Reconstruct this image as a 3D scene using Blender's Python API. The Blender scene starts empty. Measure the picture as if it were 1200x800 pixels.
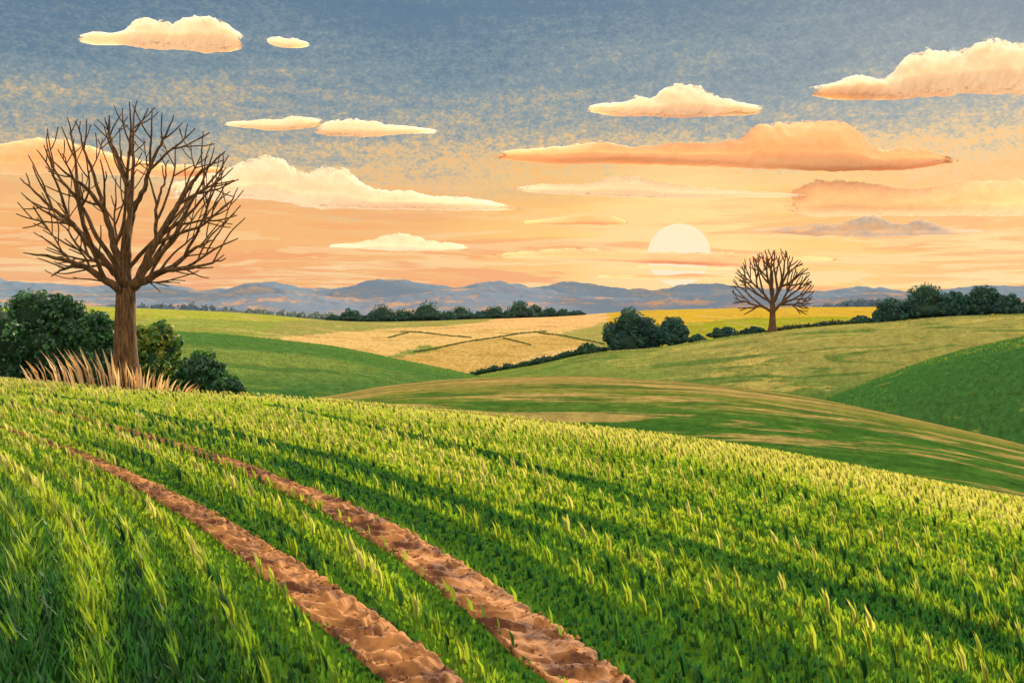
import bpy, bmesh, math, random
import numpy as np
from mathutils import Vector

S = bpy.context.scene
COL = S.collection
rnd = random.Random(7)
RNG = np.random.default_rng(11)

# ------------------------------------------------------------------ camera
W0, H0, LENS = 1200.0, 800.0, 35.0
F = LENS / 36.0 * W0
EYE = 3.2
PITCH = math.atan(38.0 / F)
cam_d = bpy.data.cameras.new("camera")
cam_d.lens = LENS
cam_d.sensor_width = 36.0
cam_d.clip_start = 0.1
cam_d.clip_end = 120000.0
cam = bpy.data.objects.new("camera", cam_d)
COL.objects.link(cam)
cam.location = (0, 0, EYE)
cam.rotation_euler = (math.pi / 2 - PITCH, 0, 0)
S.camera = cam

# ------------------------------------------------------------------ world, sun, exposure
EXPO = 1.2
SUN_EL, SUN_AZ = math.radians(18.0), math.radians(26.0)     # azimuth clockwise from +Y
GLOW_AZ, GLOW_EL = math.radians(9.5), math.radians(3.05)
S.view_settings.view_transform = 'Standard'
S.view_settings.look = 'None'
S.view_settings.gamma = 1.0
S.view_settings.use_curve_mapping = False
S.view_settings.exposure = EXPO
S.cycles.use_denoising = True
S.cycles.max_bounces = 6
S.cycles.diffuse_bounces = 3
S.cycles.transmission_bounces = 3
S.cycles.transparent_max_bounces = 12
S.cycles.volume_bounces = 0
S.cycles.sample_clamp_indirect = 4.0


def lin(h):
    h = h.lstrip('#')
    o = []
    for i in (0, 2, 4):
        c = int(h[i:i + 2], 16) / 255.0
        o.append(c / 12.92 if c <= 0.04045 else ((c + 0.055) / 1.055) ** 2.4)
    return o


def sky_c(h):
    k = 2.0 ** (-EXPO)
    return tuple(c * k for c in lin(h)) + (1.0,)


def alb(h, f=0.5):
    return tuple(min(0.85, c * f) for c in lin(h)) + (1.0,)


class NT:
    """small helper for writing node trees"""
    def __init__(self, tree):
        self.t = tree
        self.t.nodes.clear()

    def n(self, typ, **kw):
        nd = self.t.nodes.new(typ)
        for k, v in kw.items():
            setattr(nd, k, v)
        return nd

    def l(self, a, b):
        self.t.links.new(a, b)

    def put(self, sock, v):
        if isinstance(v, bpy.types.NodeSocket):
            self.l(v, sock)
        else:
            sock.default_value = v

    def math(self, op, a, b=None, c=None, clamp=False):
        nd = self.n('ShaderNodeMath', operation=op)
        nd.use_clamp = clamp
        for i, v in enumerate((a, b, c)):
            if v is not None:
                self.put(nd.inputs[i], v)
        return nd.outputs[0]

    def mix(self, f, a, b, blend='MIX'):
        nd = self.n('ShaderNodeMix', data_type='RGBA', blend_type=blend)
        self.put(nd.inputs[0], f)
        self.put(nd.inputs[6], a)
        self.put(nd.inputs[7], b)
        return nd.outputs[2]

    def ramp(self, f, stops, interp='LINEAR'):
        nd = self.n('ShaderNodeValToRGB')
        cr = nd.color_ramp
        cr.interpolation = interp
        while len(cr.elements) > 1:
            cr.elements.remove(cr.elements[0])
        cr.elements[0].position = stops[0][0]
        cr.elements[0].color = stops[0][1]
        for p, c in stops[1:]:
            e = cr.elements.new(p)
            e.color = c
        self.put(nd.inputs[0], f)
        return nd.outputs[0]

    def mapr(self, f, a, b, c=0.0, d=1.0, smooth=False):
        nd = self.n('ShaderNodeMapRange', interpolation_type='SMOOTHSTEP' if smooth else 'LINEAR')
        for i, v in enumerate((f, a, b, c, d)):
            self.put(nd.inputs[i], v)
        return nd.outputs[0]

    def noise(self, vec, scale, detail=4.0, rough=0.55, dist=0.0):
        nd = self.n('ShaderNodeTexNoise')
        self.l(vec, nd.inputs['Vector'])
        nd.inputs['Scale'].default_value = scale
        nd.inputs['Detail'].default_value = detail
        nd.inputs['Roughness'].default_value = rough
        nd.inputs['Distortion'].default_value = dist
        return nd.outputs['Fac']

    def mapping(self, vec, scale=(1, 1, 1), rot=(0, 0, 0), loc=(0, 0, 0)):
        nd = self.n('ShaderNodeMapping')
        self.l(vec, nd.inputs[0])
        nd.inputs['Location'].default_value = loc
        nd.inputs['Rotation'].default_value = rot
        nd.inputs['Scale'].default_value = scale
        return nd.outputs[0]


world = bpy.data.worlds.new("World")
S.world = world
world.use_nodes = True
w = NT(world.node_tree)
tc = w.n('ShaderNodeTexCoord')
nrm = w.n('ShaderNodeVectorMath', operation='NORMALIZE')
w.l(tc.outputs['Generated'], nrm.inputs[0])
D = nrm.outputs[0]
sep = w.n('ShaderNodeSeparateXYZ')
w.l(D, sep.inputs[0])
dx, dy, dz = sep.outputs
# streaky cloud layers: noise stretched along the horizon moves the gradient up and down
band = w.noise(w.mapping(D, (5, 5, 60)), 1.0, 6, 0.6, 0.6)
wide = w.noise(w.mapping(D, (3.2, 3.2, 11), loc=(3, 1, 0)), 1.0, 4, 0.55)
grain = w.noise(w.mapping(D, (1, 1, 1.7)), 260.0, 3, 0.75)
grain2 = w.noise(w.mapping(D, (1, 1, 1.6)), 95.0, 4, 0.7)
zz = w.math('ADD', dz, w.math('MULTIPLY', w.math('SUBTRACT', wide, 0.5), -0.17))
zz = w.math('ADD', zz, w.math('MULTIPLY', w.math('SUBTRACT', band, 0.5), 0.12))
gr = w.math('ADD', w.math('MULTIPLY', w.math('SUBTRACT', grain, 0.5), 0.20),
            w.math('MULTIPLY', w.math('SUBTRACT', grain2, 0.5), 0.16))
gr = w.math('MULTIPLY', gr, w.mapr(dz, 0.06, 0.16, 0.12, 1.0))
zz = w.math('ADD', zz, gr)
base = w.ramp(w.mapr(zz, -0.05, 0.35), [
    (0.00, sky_c('#f0a458')), (0.12, sky_c('#f6aa58')), (0.25, sky_c('#f8aa58')),
    (0.36, sky_c('#f8b566')), (0.45, sky_c('#e6bf84')), (0.53, sky_c('#b5aa92')),
    (0.64, sky_c('#82949c')), (0.82, sky_c('#5f7b90')), (1.0, sky_c('#547592'))])
# warm glow round the sun
gd = (math.sin(GLOW_AZ) * math.cos(GLOW_EL), math.cos(GLOW_AZ) * math.cos(GLOW_EL), math.sin(GLOW_EL))
dot = w.n('ShaderNodeVectorMath', operation='DOT_PRODUCT')
w.l(D, dot.inputs[0])
dot.inputs[1].default_value = gd
glow = w.mapr(dot.outputs['Value'], 0.962, 1.0, 0.0, 1.0, True)
streak = w.noise(w.mapping(D, (7, 7, 110), loc=(0, 0, 4)), 1.0, 5, 0.6, 0.8)
gfac = w.math('MULTIPLY', glow, w.mapr(streak, 0.32, 0.62, 0.55, 1.0))
gfac = w.math('MULTIPLY', gfac, w.mapr(dz, 0.10, 0.16, 1.0, 0.0, True))
c1 = w.mix(gfac, base, sky_c('#ffcb68'))
core = w.mapr(dot.outputs['Value'], 0.9925, 0.9995, 0.0, 0.65, True)
c1 = w.mix(w.math('MULTIPLY', core, w.mapr(streak, 0.3, 0.6, 0.5, 1.0)), c1, sky_c('#ffe096'))
# pale and orange cloud streaks low down
s2 = w.noise(w.mapping(D, (4, 4, 75), loc=(9, 2, 1)), 1.0, 5, 0.62, 0.5)
low = w.mapr(dz, 0.02, 0.15, 1.0, 0.0, True)
c2 = w.mix(w.math('MULTIPLY', w.mapr(s2, 0.52, 0.58, 0, 0.85, True), low), c1, sky_c('#fdd08c'))
s3 = w.noise(w.mapping(D, (2.4, 2.4, 30), loc=(1, 7, 5)), 1.0, 6, 0.62, 0.7)
c3 = w.mix(w.math('MULTIPLY', w.mapr(s3, 0.49, 0.53, 0, 0.9, True), low), c2, sky_c('#f59c54'))
s4 = w.noise(w.mapping(D, (6, 6, 95), loc=(4, 3, 8)), 1.0, 6, 0.66, 0.9)
c3 = w.mix(w.math('MULTIPLY', w.mapr(s4, 0.53, 0.57, 0, 0.7, True), low), c3, sky_c('#ffd694'))
# unseen sky overhead and behind the camera, brightened as added fill for the land
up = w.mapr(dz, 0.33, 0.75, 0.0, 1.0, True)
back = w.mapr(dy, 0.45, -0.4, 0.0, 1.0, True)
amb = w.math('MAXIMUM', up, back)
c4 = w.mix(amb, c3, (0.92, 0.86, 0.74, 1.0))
sky = w.n('ShaderNodeTexSky', sky_type='NISHITA')
sky.sun_disc = False
sky.sun_elevation = SUN_EL
sky.sun_rotation = SUN_AZ
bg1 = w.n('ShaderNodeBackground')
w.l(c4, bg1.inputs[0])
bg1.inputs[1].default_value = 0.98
bg2 = w.n('ShaderNodeBackground')
w.l(sky.outputs[0], bg2.inputs[0])
bg2.inputs[1].default_value = 0.002
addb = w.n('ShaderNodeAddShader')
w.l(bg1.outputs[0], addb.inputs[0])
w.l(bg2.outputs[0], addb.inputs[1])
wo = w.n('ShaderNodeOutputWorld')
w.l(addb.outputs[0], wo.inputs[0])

sl = bpy.data.lights.new("sunlight", 'SUN')
sl.energy = 4.6
sl.angle = math.radians(0.6)
sl.color = (1.0, 0.86, 0.62)
slo = bpy.data.objects.new("sunlight", sl)
COL.objects.link(slo)
sv = Vector((math.sin(SUN_AZ) * math.cos(SUN_EL), math.cos(SUN_AZ) * math.cos(SUN_EL), math.sin(SUN_EL)))
slo.rotation_euler = sv.to_track_quat('Z', 'Y').to_euler()
slo.location = (0, 0, 300)

# ------------------------------------------------------------------ geometry of the view
CP, SP = math.cos(PITCH), math.sin(PITCH)


def ray(px, py):
    """pixel of the photograph -> (azimuth, tangent of the depression)"""
    x = (np.asarray(px, float) - 600.0) / F
    v = (400.0 - np.asarray(py, float)) / F
    yy = CP + v * SP
    zz_ = -SP + v * CP
    return np.arctan2(x, yy), -zz_ / np.hypot(x, yy)


def az_of(px):
    return ray(px, 400.0)[0]


def smooth_interp(xs, ys):
    xs = np.asarray(xs, float)
    ys = np.asarray(ys, float)
    d = np.gradient(ys, xs) if len(xs) > 2 else np.full(len(xs), (ys[-1] - ys[0]) / (xs[-1] - xs[0]))

    def f(x):
        x = np.clip(x, xs[0], xs[-1])
        i = np.clip(np.searchsorted(xs, x) - 1, 0, len(xs) - 2)
        h = xs[i + 1] - xs[i]
        t = (x - xs[i]) / h
        return ((2 * t ** 3 - 3 * t ** 2 + 1) * ys[i] + (t ** 3 - 2 * t ** 2 + t) * h * d[i]
                + (-2 * t ** 3 + 3 * t ** 2) * ys[i + 1] + (t ** 3 - t ** 2) * h * d[i + 1])
    return f


_perm = np.random.default_rng(5).random((256, 256))


def vnoise(x, y, seed=0):
    x = np.asarray(x, float) + seed * 17.3
    y = np.asarray(y, float) + seed * 9.1
    xi = np.floor(x).astype(int)
    yi = np.floor(y).astype(int)
    fx = x - xi
    fy = y - yi
    fx = fx * fx * (3 - 2 * fx)
    fy = fy * fy * (3 - 2 * fy)
    g = lambda a, b: _perm[a % 256, b % 256]
    return ((g(xi, yi) * (1 - fx) + g(xi + 1, yi) * fx) * (1 - fy)
            + (g(xi, yi + 1) * (1 - fx) + g(xi + 1, yi + 1) * fx) * fy)


def fbm(x, y, seed=0, octv=4):
    s, a, t = 0, 0.5, 0
    for o in range(octv):
        s = s + a * vnoise(x * 2 ** o, y * 2 ** o, seed + o)
        t += a
        a *= 0.5
    return s / t


class Hill:
    """a rounded hill: ridge line (pixels) at distance R, a parabola down to the foot and down the far side"""
    def __init__(self, ridge, R, foot=None, h0=None, bump=0.0, bscale=12.0, lift=0.0, seed=0):
        rx = [p[0] for p in ridge]
        ry = [p[1] + lift for p in ridge]
        th, t = ray(rx, ry)
        self.th0, self.th1 = th[0], th[-1]
        self.t = smooth_interp(th, t)
        self.R = smooth_interp(az_of([p[0] for p in R]), [p[1] for p in R])
        self.h0 = h0
        if foot:
            self.Rf = smooth_interp(az_of([p[0] for p in foot]), [p[1] for p in foot])
            fth, ft = ray([p[0] for p in foot], [p[2] for p in foot])
            self.tf = smooth_interp(fth, ft)
        self.bump, self.bs, self.seed = bump, bscale, seed

    def k(self, th):
        if self.h0 is not None:
            return self.h0 / self.R(th) ** 2
        R, Rf = self.R(th), self.Rf(th)
        return np.maximum(self.tf(th) - self.t(th), 0.004) * Rf / (R - Rf) ** 2

    def z(self, x, y):
        x = np.asarray(x, float)
        y = np.asarray(y, float)
        r = np.hypot(x, y)
        th = np.arctan2(x, y)
        thc = np.clip(th, self.th0, self.th1)
        zz_ = EYE - self.t(thc) * r - self.k(thc) * (r - self.R(thc)) ** 2
        if self.bump:
            b = (fbm(x / self.bs, y / self.bs, self.seed) - 0.5) * 2 * self.bump
            zz_ = zz_ + b * np.clip(r / 25.0, 0, 1)
        return zz_

    def hit(self, px, py):
        """first point of the hill that the pixel's ray meets, as x, y, z in the world"""
        th, t = ray(px, py)
        thc = np.clip(th, self.th0, self.th1)
        R, k = self.R(thc), self.k(thc)
        dt = np.maximum(t - self.t(thc), 0)
        b = 2 * k * R + dt
        r = (b - np.sqrt(np.maximum(b * b - 4 * k * k * R * R, 0))) / (2 * k)
        x, y = r * np.sin(th), r * np.cos(th)
        return x, y, self.z(x, y)

    def on_ridge(self, px, back=0.0):
        th = az_of(px)
        r = self.R(th) + back
        x, y = r * np.sin(th), r * np.cos(th)
        return x, y, self.z(x, y)


# ------------------------------------------------------------------ mesh and object helpers
def mesh_np(name, V, quads=None, tris=None, mat=None, attrs=None, smooth=False, uv=None, parent=None, link=True):
    me = bpy.data.meshes.new(name)
    V = np.asarray(V, np.float32)
    idx, tot = [], []
    if quads is not None and len(quads):
        idx.append(np.asarray(quads, np.int32).ravel())
        tot.append(np.full(len(quads), 4, np.int32))
    if tris is not None and len(tris):
        idx.append(np.asarray(tris, np.int32).ravel())
        tot.append(np.full(len(tris), 3, np.int32))
    idx = np.concatenate(idx)
    tot = np.concatenate(tot)
    start = np.concatenate(([0], np.cumsum(tot)[:-1])).astype(np.int32)
    me.vertices.add(len(V))
    me.vertices.foreach_set('co', V.ravel())
    me.loops.add(len(idx))
    me.loops.foreach_set('vertex_index', idx)
    me.polygons.add(len(tot))
    me.polygons.foreach_set('loop_start', start)
    me.polygons.foreach_set('loop_total', tot)
    if smooth:
        me.polygons.foreach_set('use_smooth', np.ones(len(tot), bool))
    me.update(calc_edges=True)
    for k_, v in (attrs or {}).items():
        v = np.asarray(v, np.float32)
        if v.ndim == 2 and v.shape[1] == 3:
            v = np.concatenate([v, np.ones((len(v), 1), np.float32)], 1)
        if v.ndim == 2:
            a = me.attributes.new(k_, 'FLOAT_COLOR', 'POINT')
            a.data.foreach_set('color', v.astype(np.float32).ravel())
        else:
            a = me.attributes.new(k_, 'FLOAT', 'POINT')
            a.data.foreach_set('value', v)
    if mat:
        me.materials.append(mat)
    o = bpy.data.objects.new(name, me)
    if link:
        COL.objects.link(o)
    if parent:
        o.parent = parent
    return o


def tag(o, label=None, cat=None, group=None, kind=None):
    if label:
        o['label'] = label
    if cat:
        o['category'] = cat
    if group:
        o['group'] = group
    if kind:
        o['kind'] = kind
    return o


def empty(name, loc):
    o = bpy.data.objects.new(name, None)
    COL.objects.link(o)
    o.location = loc
    o.empty_display_size = 0.5
    return o


def mat_new(name):
    m = bpy.data.materials.new(name)
    m.use_nodes = True
    return m, NT(m.node_tree)


def finish(nt, shader):
    o = nt.n('ShaderNodeOutputMaterial')
    nt.l(shader, o.inputs[0])


# ------------------------------------------------------------------ materials
def leaf_material(name, trans=0.45, gloss=0.04, tint=(1.25, 1.1, 0.5), vary=0.35, vscale=3.0):
    """foliage: the colour sits in the attribute col, varied by noise; light also passes through the leaf"""
    m, nt = mat_new(name)
    at = nt.n('ShaderNodeAttribute', attribute_name='col')
    geo = nt.n('ShaderNodeNewGeometry')
    nz = nt.noise(geo.outputs['Position'], vscale, 3, 0.6)
    hsv = nt.n('ShaderNodeHueSaturation')
    nt.l(at.outputs['Color'], hsv.inputs['Color'])
    nt.l(nt.mapr(nz, 0.25, 0.75, 1 - vary, 1 + vary), hsv.inputs['Value'])
    col = hsv.outputs[0]
    df = nt.n('ShaderNodeBsdfDiffuse')
    nt.l(col, df.inputs[0])
    tr = nt.n('ShaderNodeBsdfTranslucent')
    nt.l(nt.mix(1.0, col, tint + (1,), 'MULTIPLY'), tr.inputs[0])
    mx = nt.n('ShaderNodeMixShader')
    mx.inputs[0].default_value = trans
    nt.l(df.outputs[0], mx.inputs[1])
    nt.l(tr.outputs[0], mx.inputs[2])
    gl = nt.n('ShaderNodeBsdfGlossy')
    gl.inputs['Roughness'].default_value = 0.5
    mx2 = nt.n('ShaderNodeMixShader')
    mx2.inputs[0].default_value = gloss
    nt.l(mx.outputs[0], mx2.inputs[1])
    nt.l(gl.outputs[0], mx2.inputs[2])
    finish(nt, mx2.outputs[0])
    return m


def land_material(name, streak=(0.03, 0.16), amount=0.35, tones=('#d9bf72', '#3f6a2c'), bump=0.3, rot=0.0, thr=(0.58, 0.70), fine=1.0):
    """a field: base colour from the attribute col, streaked along the contour (attributes su, sv in metres)"""
    m, nt = mat_new(name)
    at = nt.n('ShaderNodeAttribute', attribute_name='col')
    su = nt.n('ShaderNodeAttribute', attribute_name='su')
    sv_ = nt.n('ShaderNodeAttribute', attribute_name='sv')
    cmb = nt.n('ShaderNodeCombineXYZ')
    nt.l(su.outputs['Fac'], cmb.inputs[0])
    nt.l(sv_.outputs['Fac'], cmb.inputs[1])
    v = nt.mapping(cmb.outputs[0], (streak[0], streak[1], 1), (0, 0, rot))
    n1 = nt.noise(v, 1.0, 9, 0.72, 0.8)
    n2 = nt.noise(nt.mapping(cmb.outputs[0], (streak[0] * 1.3, streak[1] * 1.5, 1), (0, 0, rot), (31, 7, 3)), 1.0, 6, 0.62, 0.8)
    n4 = nt.noise(cmb.outputs[0], 0.9, 6, 0.75)
    n3 = nt.noise(nt.mapping(cmb.outputs[0], (streak[0] * 14, streak[1] * 3, 1), (0, 0, rot)), fine, 7, 0.75)
    col = at.outputs['Color']
    col = nt.mix(nt.mapr(n1, thr[0], thr[1], 0, amount, True), col, alb(tones[0]))
    col = nt.mix(nt.mapr(n2, thr[0], thr[1], 0, amount, True), col, alb(tones[1]))
    hsv = nt.n('ShaderNodeHueSaturation')
    nt.l(col, hsv.inputs['Color'])
    nt.l(nt.math('MULTIPLY', nt.mapr(n3, 0.3, 0.7, 0.66, 1.34), nt.mapr(n4, 0.3, 0.7, 0.68, 1.32)), hsv.inputs['Value'])
    df = nt.n('ShaderNodeBsdfDiffuse')
    nt.l(hsv.outputs[0], df.inputs[0])
    df.inputs['Roughness'].default_value = 0.8
    bp = nt.n('ShaderNodeBump')
    bp.inputs['Strength'].default_value = bump
    bp.inputs['Distance'].default_value = 0.5
    nt.l(n3, bp.inputs['Height'])
    nt.l(bp.outputs[0], df.inputs['Normal'])
    finish(nt, df.outputs[0])
    return m


def noise_material(name, c_a, c_b, scale=4.0, rough=0.9, bump=0.5, dist=0.05, stretch=(1, 1, 1), lo=0.35, hi=0.65):
    m, nt = mat_new(name)
    tc_ = nt.n('ShaderNodeTexCoord')
    v = nt.mapping(tc_.outputs['Object'], stretch)
    nz = nt.noise(v, scale, 6, 0.65, 0.4)
    col = nt.mix(nt.mapr(nz, lo, hi, 0, 1), c_a, c_b)
    bs = nt.n('ShaderNodeBsdfPrincipled')
    nt.l(col, bs.inputs['Base Color'])
    bs.inputs['Roughness'].default_value = rough
    bs.inputs['Specular IOR Level'].default_value = 0.2
    bp = nt.n('ShaderNodeBump')
    bp.inputs['Strength'].default_value = bump
    bp.inputs['Distance'].default_value = dist
    nt.l(nz, bp.inputs['Height'])
    nt.l(bp.outputs[0], bs.inputs['Normal'])
    finish(nt, bs.outputs[0])
    return m


M_CROP = leaf_material("crop_leaf", 0.5, 0.015, (1.12, 1.18, 0.42), 0.25, 0.6)
M_BUSH = leaf_material("bush_leaf", 0.28, 0.03, (1.5, 1.35, 0.4), 0.35, 1.6)
M_TREE = leaf_material("tree_leaf", 0.22, 0.02, (1.4, 1.2, 0.5), 0.35, 0.7)
M_STRAW = leaf_material("dry_stalk", 0.35, 0.03, (1.1, 0.95, 0.7), 0.2, 8.0)
M_BARK = noise_material("bark", alb('#3a2618', 0.5), alb('#86603c', 0.62), 9.0, 0.95, 1.0, 0.12, (1, 1, 0.16))
M_SOIL = noise_material("soil", alb('#5c3420', 0.62), alb('#c2824a', 0.58), 2.0, 0.95, 0.9, 0.04, (1, 1, 1), 0.40, 0.60)  # lit and shaded tones of the soil are both mixed into its colour
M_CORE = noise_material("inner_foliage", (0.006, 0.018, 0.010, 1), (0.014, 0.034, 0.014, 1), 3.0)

# ------------------------------------------------------------------ the land
# foreground field
A = Hill([(-260, 437), (0, 445), (100, 452), (200, 458), (283, 462), (400, 470), (500, 479), (600, 488), (700, 500), (800, 513),
          (900, 529), (1000, 548), (1100, 567), (1200, 588), (1420, 640)],
         [(-260, 57), (0, 56), (300, 55), (600, 51), (900, 45), (1200, 41), (1420, 39)], h0=EYE, bump=0.06, bscale=7, lift=3)
# brown striped hill behind it
B = Hill([(-300, 500), (150, 480), (390, 463), (450, 453), (520, 446), (600, 441.5), (680, 440.5), (760, 445), (850, 452), (950, 466), (1050, 485),
          (1150, 508), (1200, 520), (1420, 580)],
         [(-300, 120), (600, 118), (1200, 108), (1420, 104)],
         [(-300, 78, 560), (390, 78, 500), (600, 78, 530), (900, 70, 590), (1200, 66, 640), (1420, 64, 720)], bump=0.25, bscale=16, seed=2)
# dark green shoulder at the right edge
C = Hill([(820, 520), (900, 490), (970, 463), (1020, 445), (1080, 425), (1140, 408), (1200, 395), (1420, 362)],
         [(820, 150), (1420, 152)], [(820, 118, 560), (970, 118, 520), (1200, 115, 560), (1420, 115, 560)], bump=0.25, bscale=18, seed=3)
# hill with the lone tree
Dh = Hill([(380, 500), (470, 466), (560, 440), (620, 429), (705, 413), (760, 408), (860, 393), (905, 388), (960, 382), (1050, 376), (1120, 371),
           (1200, 368), (1420, 366)],
          [(380, 196), (900, 190), (1420, 196)], [(380, 135, 520), (560, 135, 470), (900, 132, 500), (1420, 130, 520)], bump=0.3, bscale=20, seed=4)
# green hill on the left
E = Hill([(-300, 392), (0, 388), (100, 387), (200, 388.5), (260, 391), (330, 398), (400, 407), (470, 422), (545, 438), (640, 462), (760, 500)],
         [(-300, 165), (300, 168), (760, 172)], [(-300, 118, 470), (300, 118, 480), (545, 124, 478), (760, 130, 540)], bump=0.3, bscale=20, seed=5)
# patchwork hill in the middle distance
G = Hill([(-420, 364), (0, 361), (90, 359), (200, 363), (300, 368), (390, 376), (480, 377), (560, 374), (690, 369), (740, 365), (850, 361),
          (950, 360), (1060, 360), (1250, 361), (1560, 362)],
         [(-420, 330), (300, 340), (700, 380), (1000, 470), (1560, 470)],
         [(-420, 200, 470), (300, 205, 450), (545, 205, 452), (760, 215, 440), (1000, 240, 430), (1560, 240, 430)], bump=0.35, bscale=30, seed=6)


def in_poly(px, py, poly):
    inside = np.zeros(px.shape, bool)
    n = len(poly)
    j = n - 1
    for i in range(n):
        xi, yi = poly[i]
        xj, yj = poly[j]
        c = ((yi > py) != (yj > py)) & (px < (xj - xi) * (py - yi) / (yj - yi + 1e-9) + xi)
        inside ^= c
        j = i
    return inside


def to_px(x, y, z):
    """where a point of the land stands in the photograph (used to lay out field boundaries on the ground)"""
    zc = z - EYE
    depth = y * CP - zc * SP
    up_ = y * SP + zc * CP
    return 600 + F * x / depth, 400 - F * up_ / depth


def hill_mesh(name, hill, mat, colour, r_from, r_to, nth, nr, label=None, power=1.0, th_range=None):
    t0, t1 = th_range or (hill.th0, hill.th1)
    th = np.linspace(t0, t1, nth)
    u = np.linspace(0, 1, nr) ** power
    TH, U = np.meshgrid(th, u)
    R = hill.R(TH)
    rr = R * (r_from + (r_to - r_from) * U) if r_from < 1 else r_from + (R * r_to - r_from) * U
    X, Y = rr * np.sin(TH), rr * np.cos(TH)
    Z = hill.z(X, Y)
    px, py = to_px(X, Y, Z)
    wob = (fbm(X / 9, Y / 9, 41) - 0.5)
    colr = colour(X, Y, px + wob * 10, py + wob * 3.0, rr)
    i = np.arange(nr * nth).reshape(nr, nth)
    q = np.stack([i[:-1, :-1], i[:-1, 1:], i[1:, 1:], i[1:, :-1]], -1).reshape(-1, 4)
    q = q[:, ::-1]
    V = np.stack([X, Y, Z], -1).reshape(-1, 3)
    o = mesh_np(name, V, quads=q, mat=mat, smooth=True,
                attrs={'col': colr.reshape(-1, 3), 'su': (TH * R).ravel(), 'sv': rr.ravel()})
    return tag(o, label, kind='structure')


def const(h, f=0.5):
    c = np.array(alb(h, f)[:3])
    return lambda X, Y, px, py, rr: np.broadcast_to(c, X.shape + (3,)).copy()


def A3(h, f=0.5):
    return np.array(alb(h, f)[:3])


def mixc(a, b, t):
    t = np.clip(t, 0, 1)[..., None]
    return a * (1 - t) + b * t


# base plain reaching the horizon
M_PLAIN = noise_material("plain_grass", alb('#7d9050'), alb('#b59a62'), 0.004, 0.95, 0.1)
th = np.linspace(0, 2 * math.pi, 97)[:-1]
rings = [0.0, 60, 250, 700, 1800, 4500, 9000]
V = [(0, 0, -30)]
for r in rings[1:]:
    V += [(r * math.sin(a), r * math.cos(a), -30.0) for a in th]
tr_, qd = [], []
for k_ in range(96):
    tr_.append((0, 1 + (k_ + 1) % 96, 1 + k_))
    for j in range(len(rings) - 2):
        a0, a1 = 1 + j * 96 + k_, 1 + j * 96 + (k_ + 1) % 96
        qd.append((a0, a1, a1 + 96, a0 + 96))
tag(mesh_np('ground', V, quads=qd, tris=tr_, mat=M_PLAIN), 'far plain of pale grass stretching to the mountains', kind='structure')

M_LAND_A = land_material("field_soil", (0.5, 0.5), 0.5, ('#6a7a2c', '#3d4a22'), 0.5)
M_LAND_B = land_material("stubble", (0.026, 0.24), 0.75, ('#d4b06a', '#44702f'), 0.5, 0.02, (0.52, 0.57))
M_LAND_C = land_material("dark_pasture", (0.10, 0.22), 0.6, ('#a9ad4c', '#2f5c30'), 0.3, 0.1, (0.60, 0.66))
M_LAND_D = land_material("pale_pasture", (0.03, 0.10), 0.75, ('#d8c069', '#557f38'), 0.3, -0.08, (0.53, 0.58))
M_LAND_E = land_material("green_pasture", (0.03, 0.13), 0.6, ('#97a94a', '#3c7338'), 0.3, -0.12, (0.54, 0.64))
M_LAND_G = land_material("patchwork", (0.05, 0.11), 0.5, ('#f0cc84', '#b08f48'), 0.3, 0.5, (0.53, 0.60))


def col_a(X, Y, px, py, rr):
    g = A3('#5f8a26', 0.5)
    ripe = A3('#a8a444', 0.5)
    return mixc(g, ripe, (X - 2) / 40.0)


hill_mesh('field', A, M_LAND_A, col_a, 0.02, 1.9, 700, 150, 'sloping foreground field of green crop with bare soil between the rows', 1.2, (-1.9, 1.9))


def col_b(X, Y, px, py, rr):
    tan = A3('#b89c58')
    olv = A3('#8a903e')
    grn = A3('#527d30')
    t = (rr - 66) / 50.0
    c = mixc(olv, tan, (t - 0.62) * 4)
    return mixc(grn, c, (t - 0.46) * 5)


hill_mesh('hill', B, M_LAND_B, col_b, 0.55, 1.5, 320, 90, 'low striped hill of tan stubble and green bands behind the crop field')
hill_mesh('hill', C, M_LAND_C, const('#4a7a3c'), 0.7, 1.5, 160, 60, 'dark green shoulder of hill at the right')


def col_d(X, Y, px, py, rr):
    c = mixc(A3('#8c9c4a'), A3('#aea65a'), (px - 640) / 260.0)
    return mixc(c, A3('#6c9044'), (py - 424) / 40.0)


hill_mesh('hill', Dh, M_LAND_D, col_d, 0.66, 1.5, 280, 80, 'olive hill carrying the small bare tree and the hedge')


def col_e(X, Y, px, py, rr):
    c = mixc(A3('#5a8240'), A3('#8a9c4c'), (py - E_RIDGE(px) - 13) / 5.0)
    return mixc(c, A3('#5a8242'), (py - 428) / 24.0)


E_RIDGE = smooth_interp([-300, 0, 200, 330, 400, 470, 545, 640], [392, 388, 388, 398, 407, 422, 438, 462])
hill_mesh('hill', E, M_LAND_E, col_e, 0.66, 1.5, 240, 80, 'green pasture hill on the left dipping into the valley')


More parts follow.
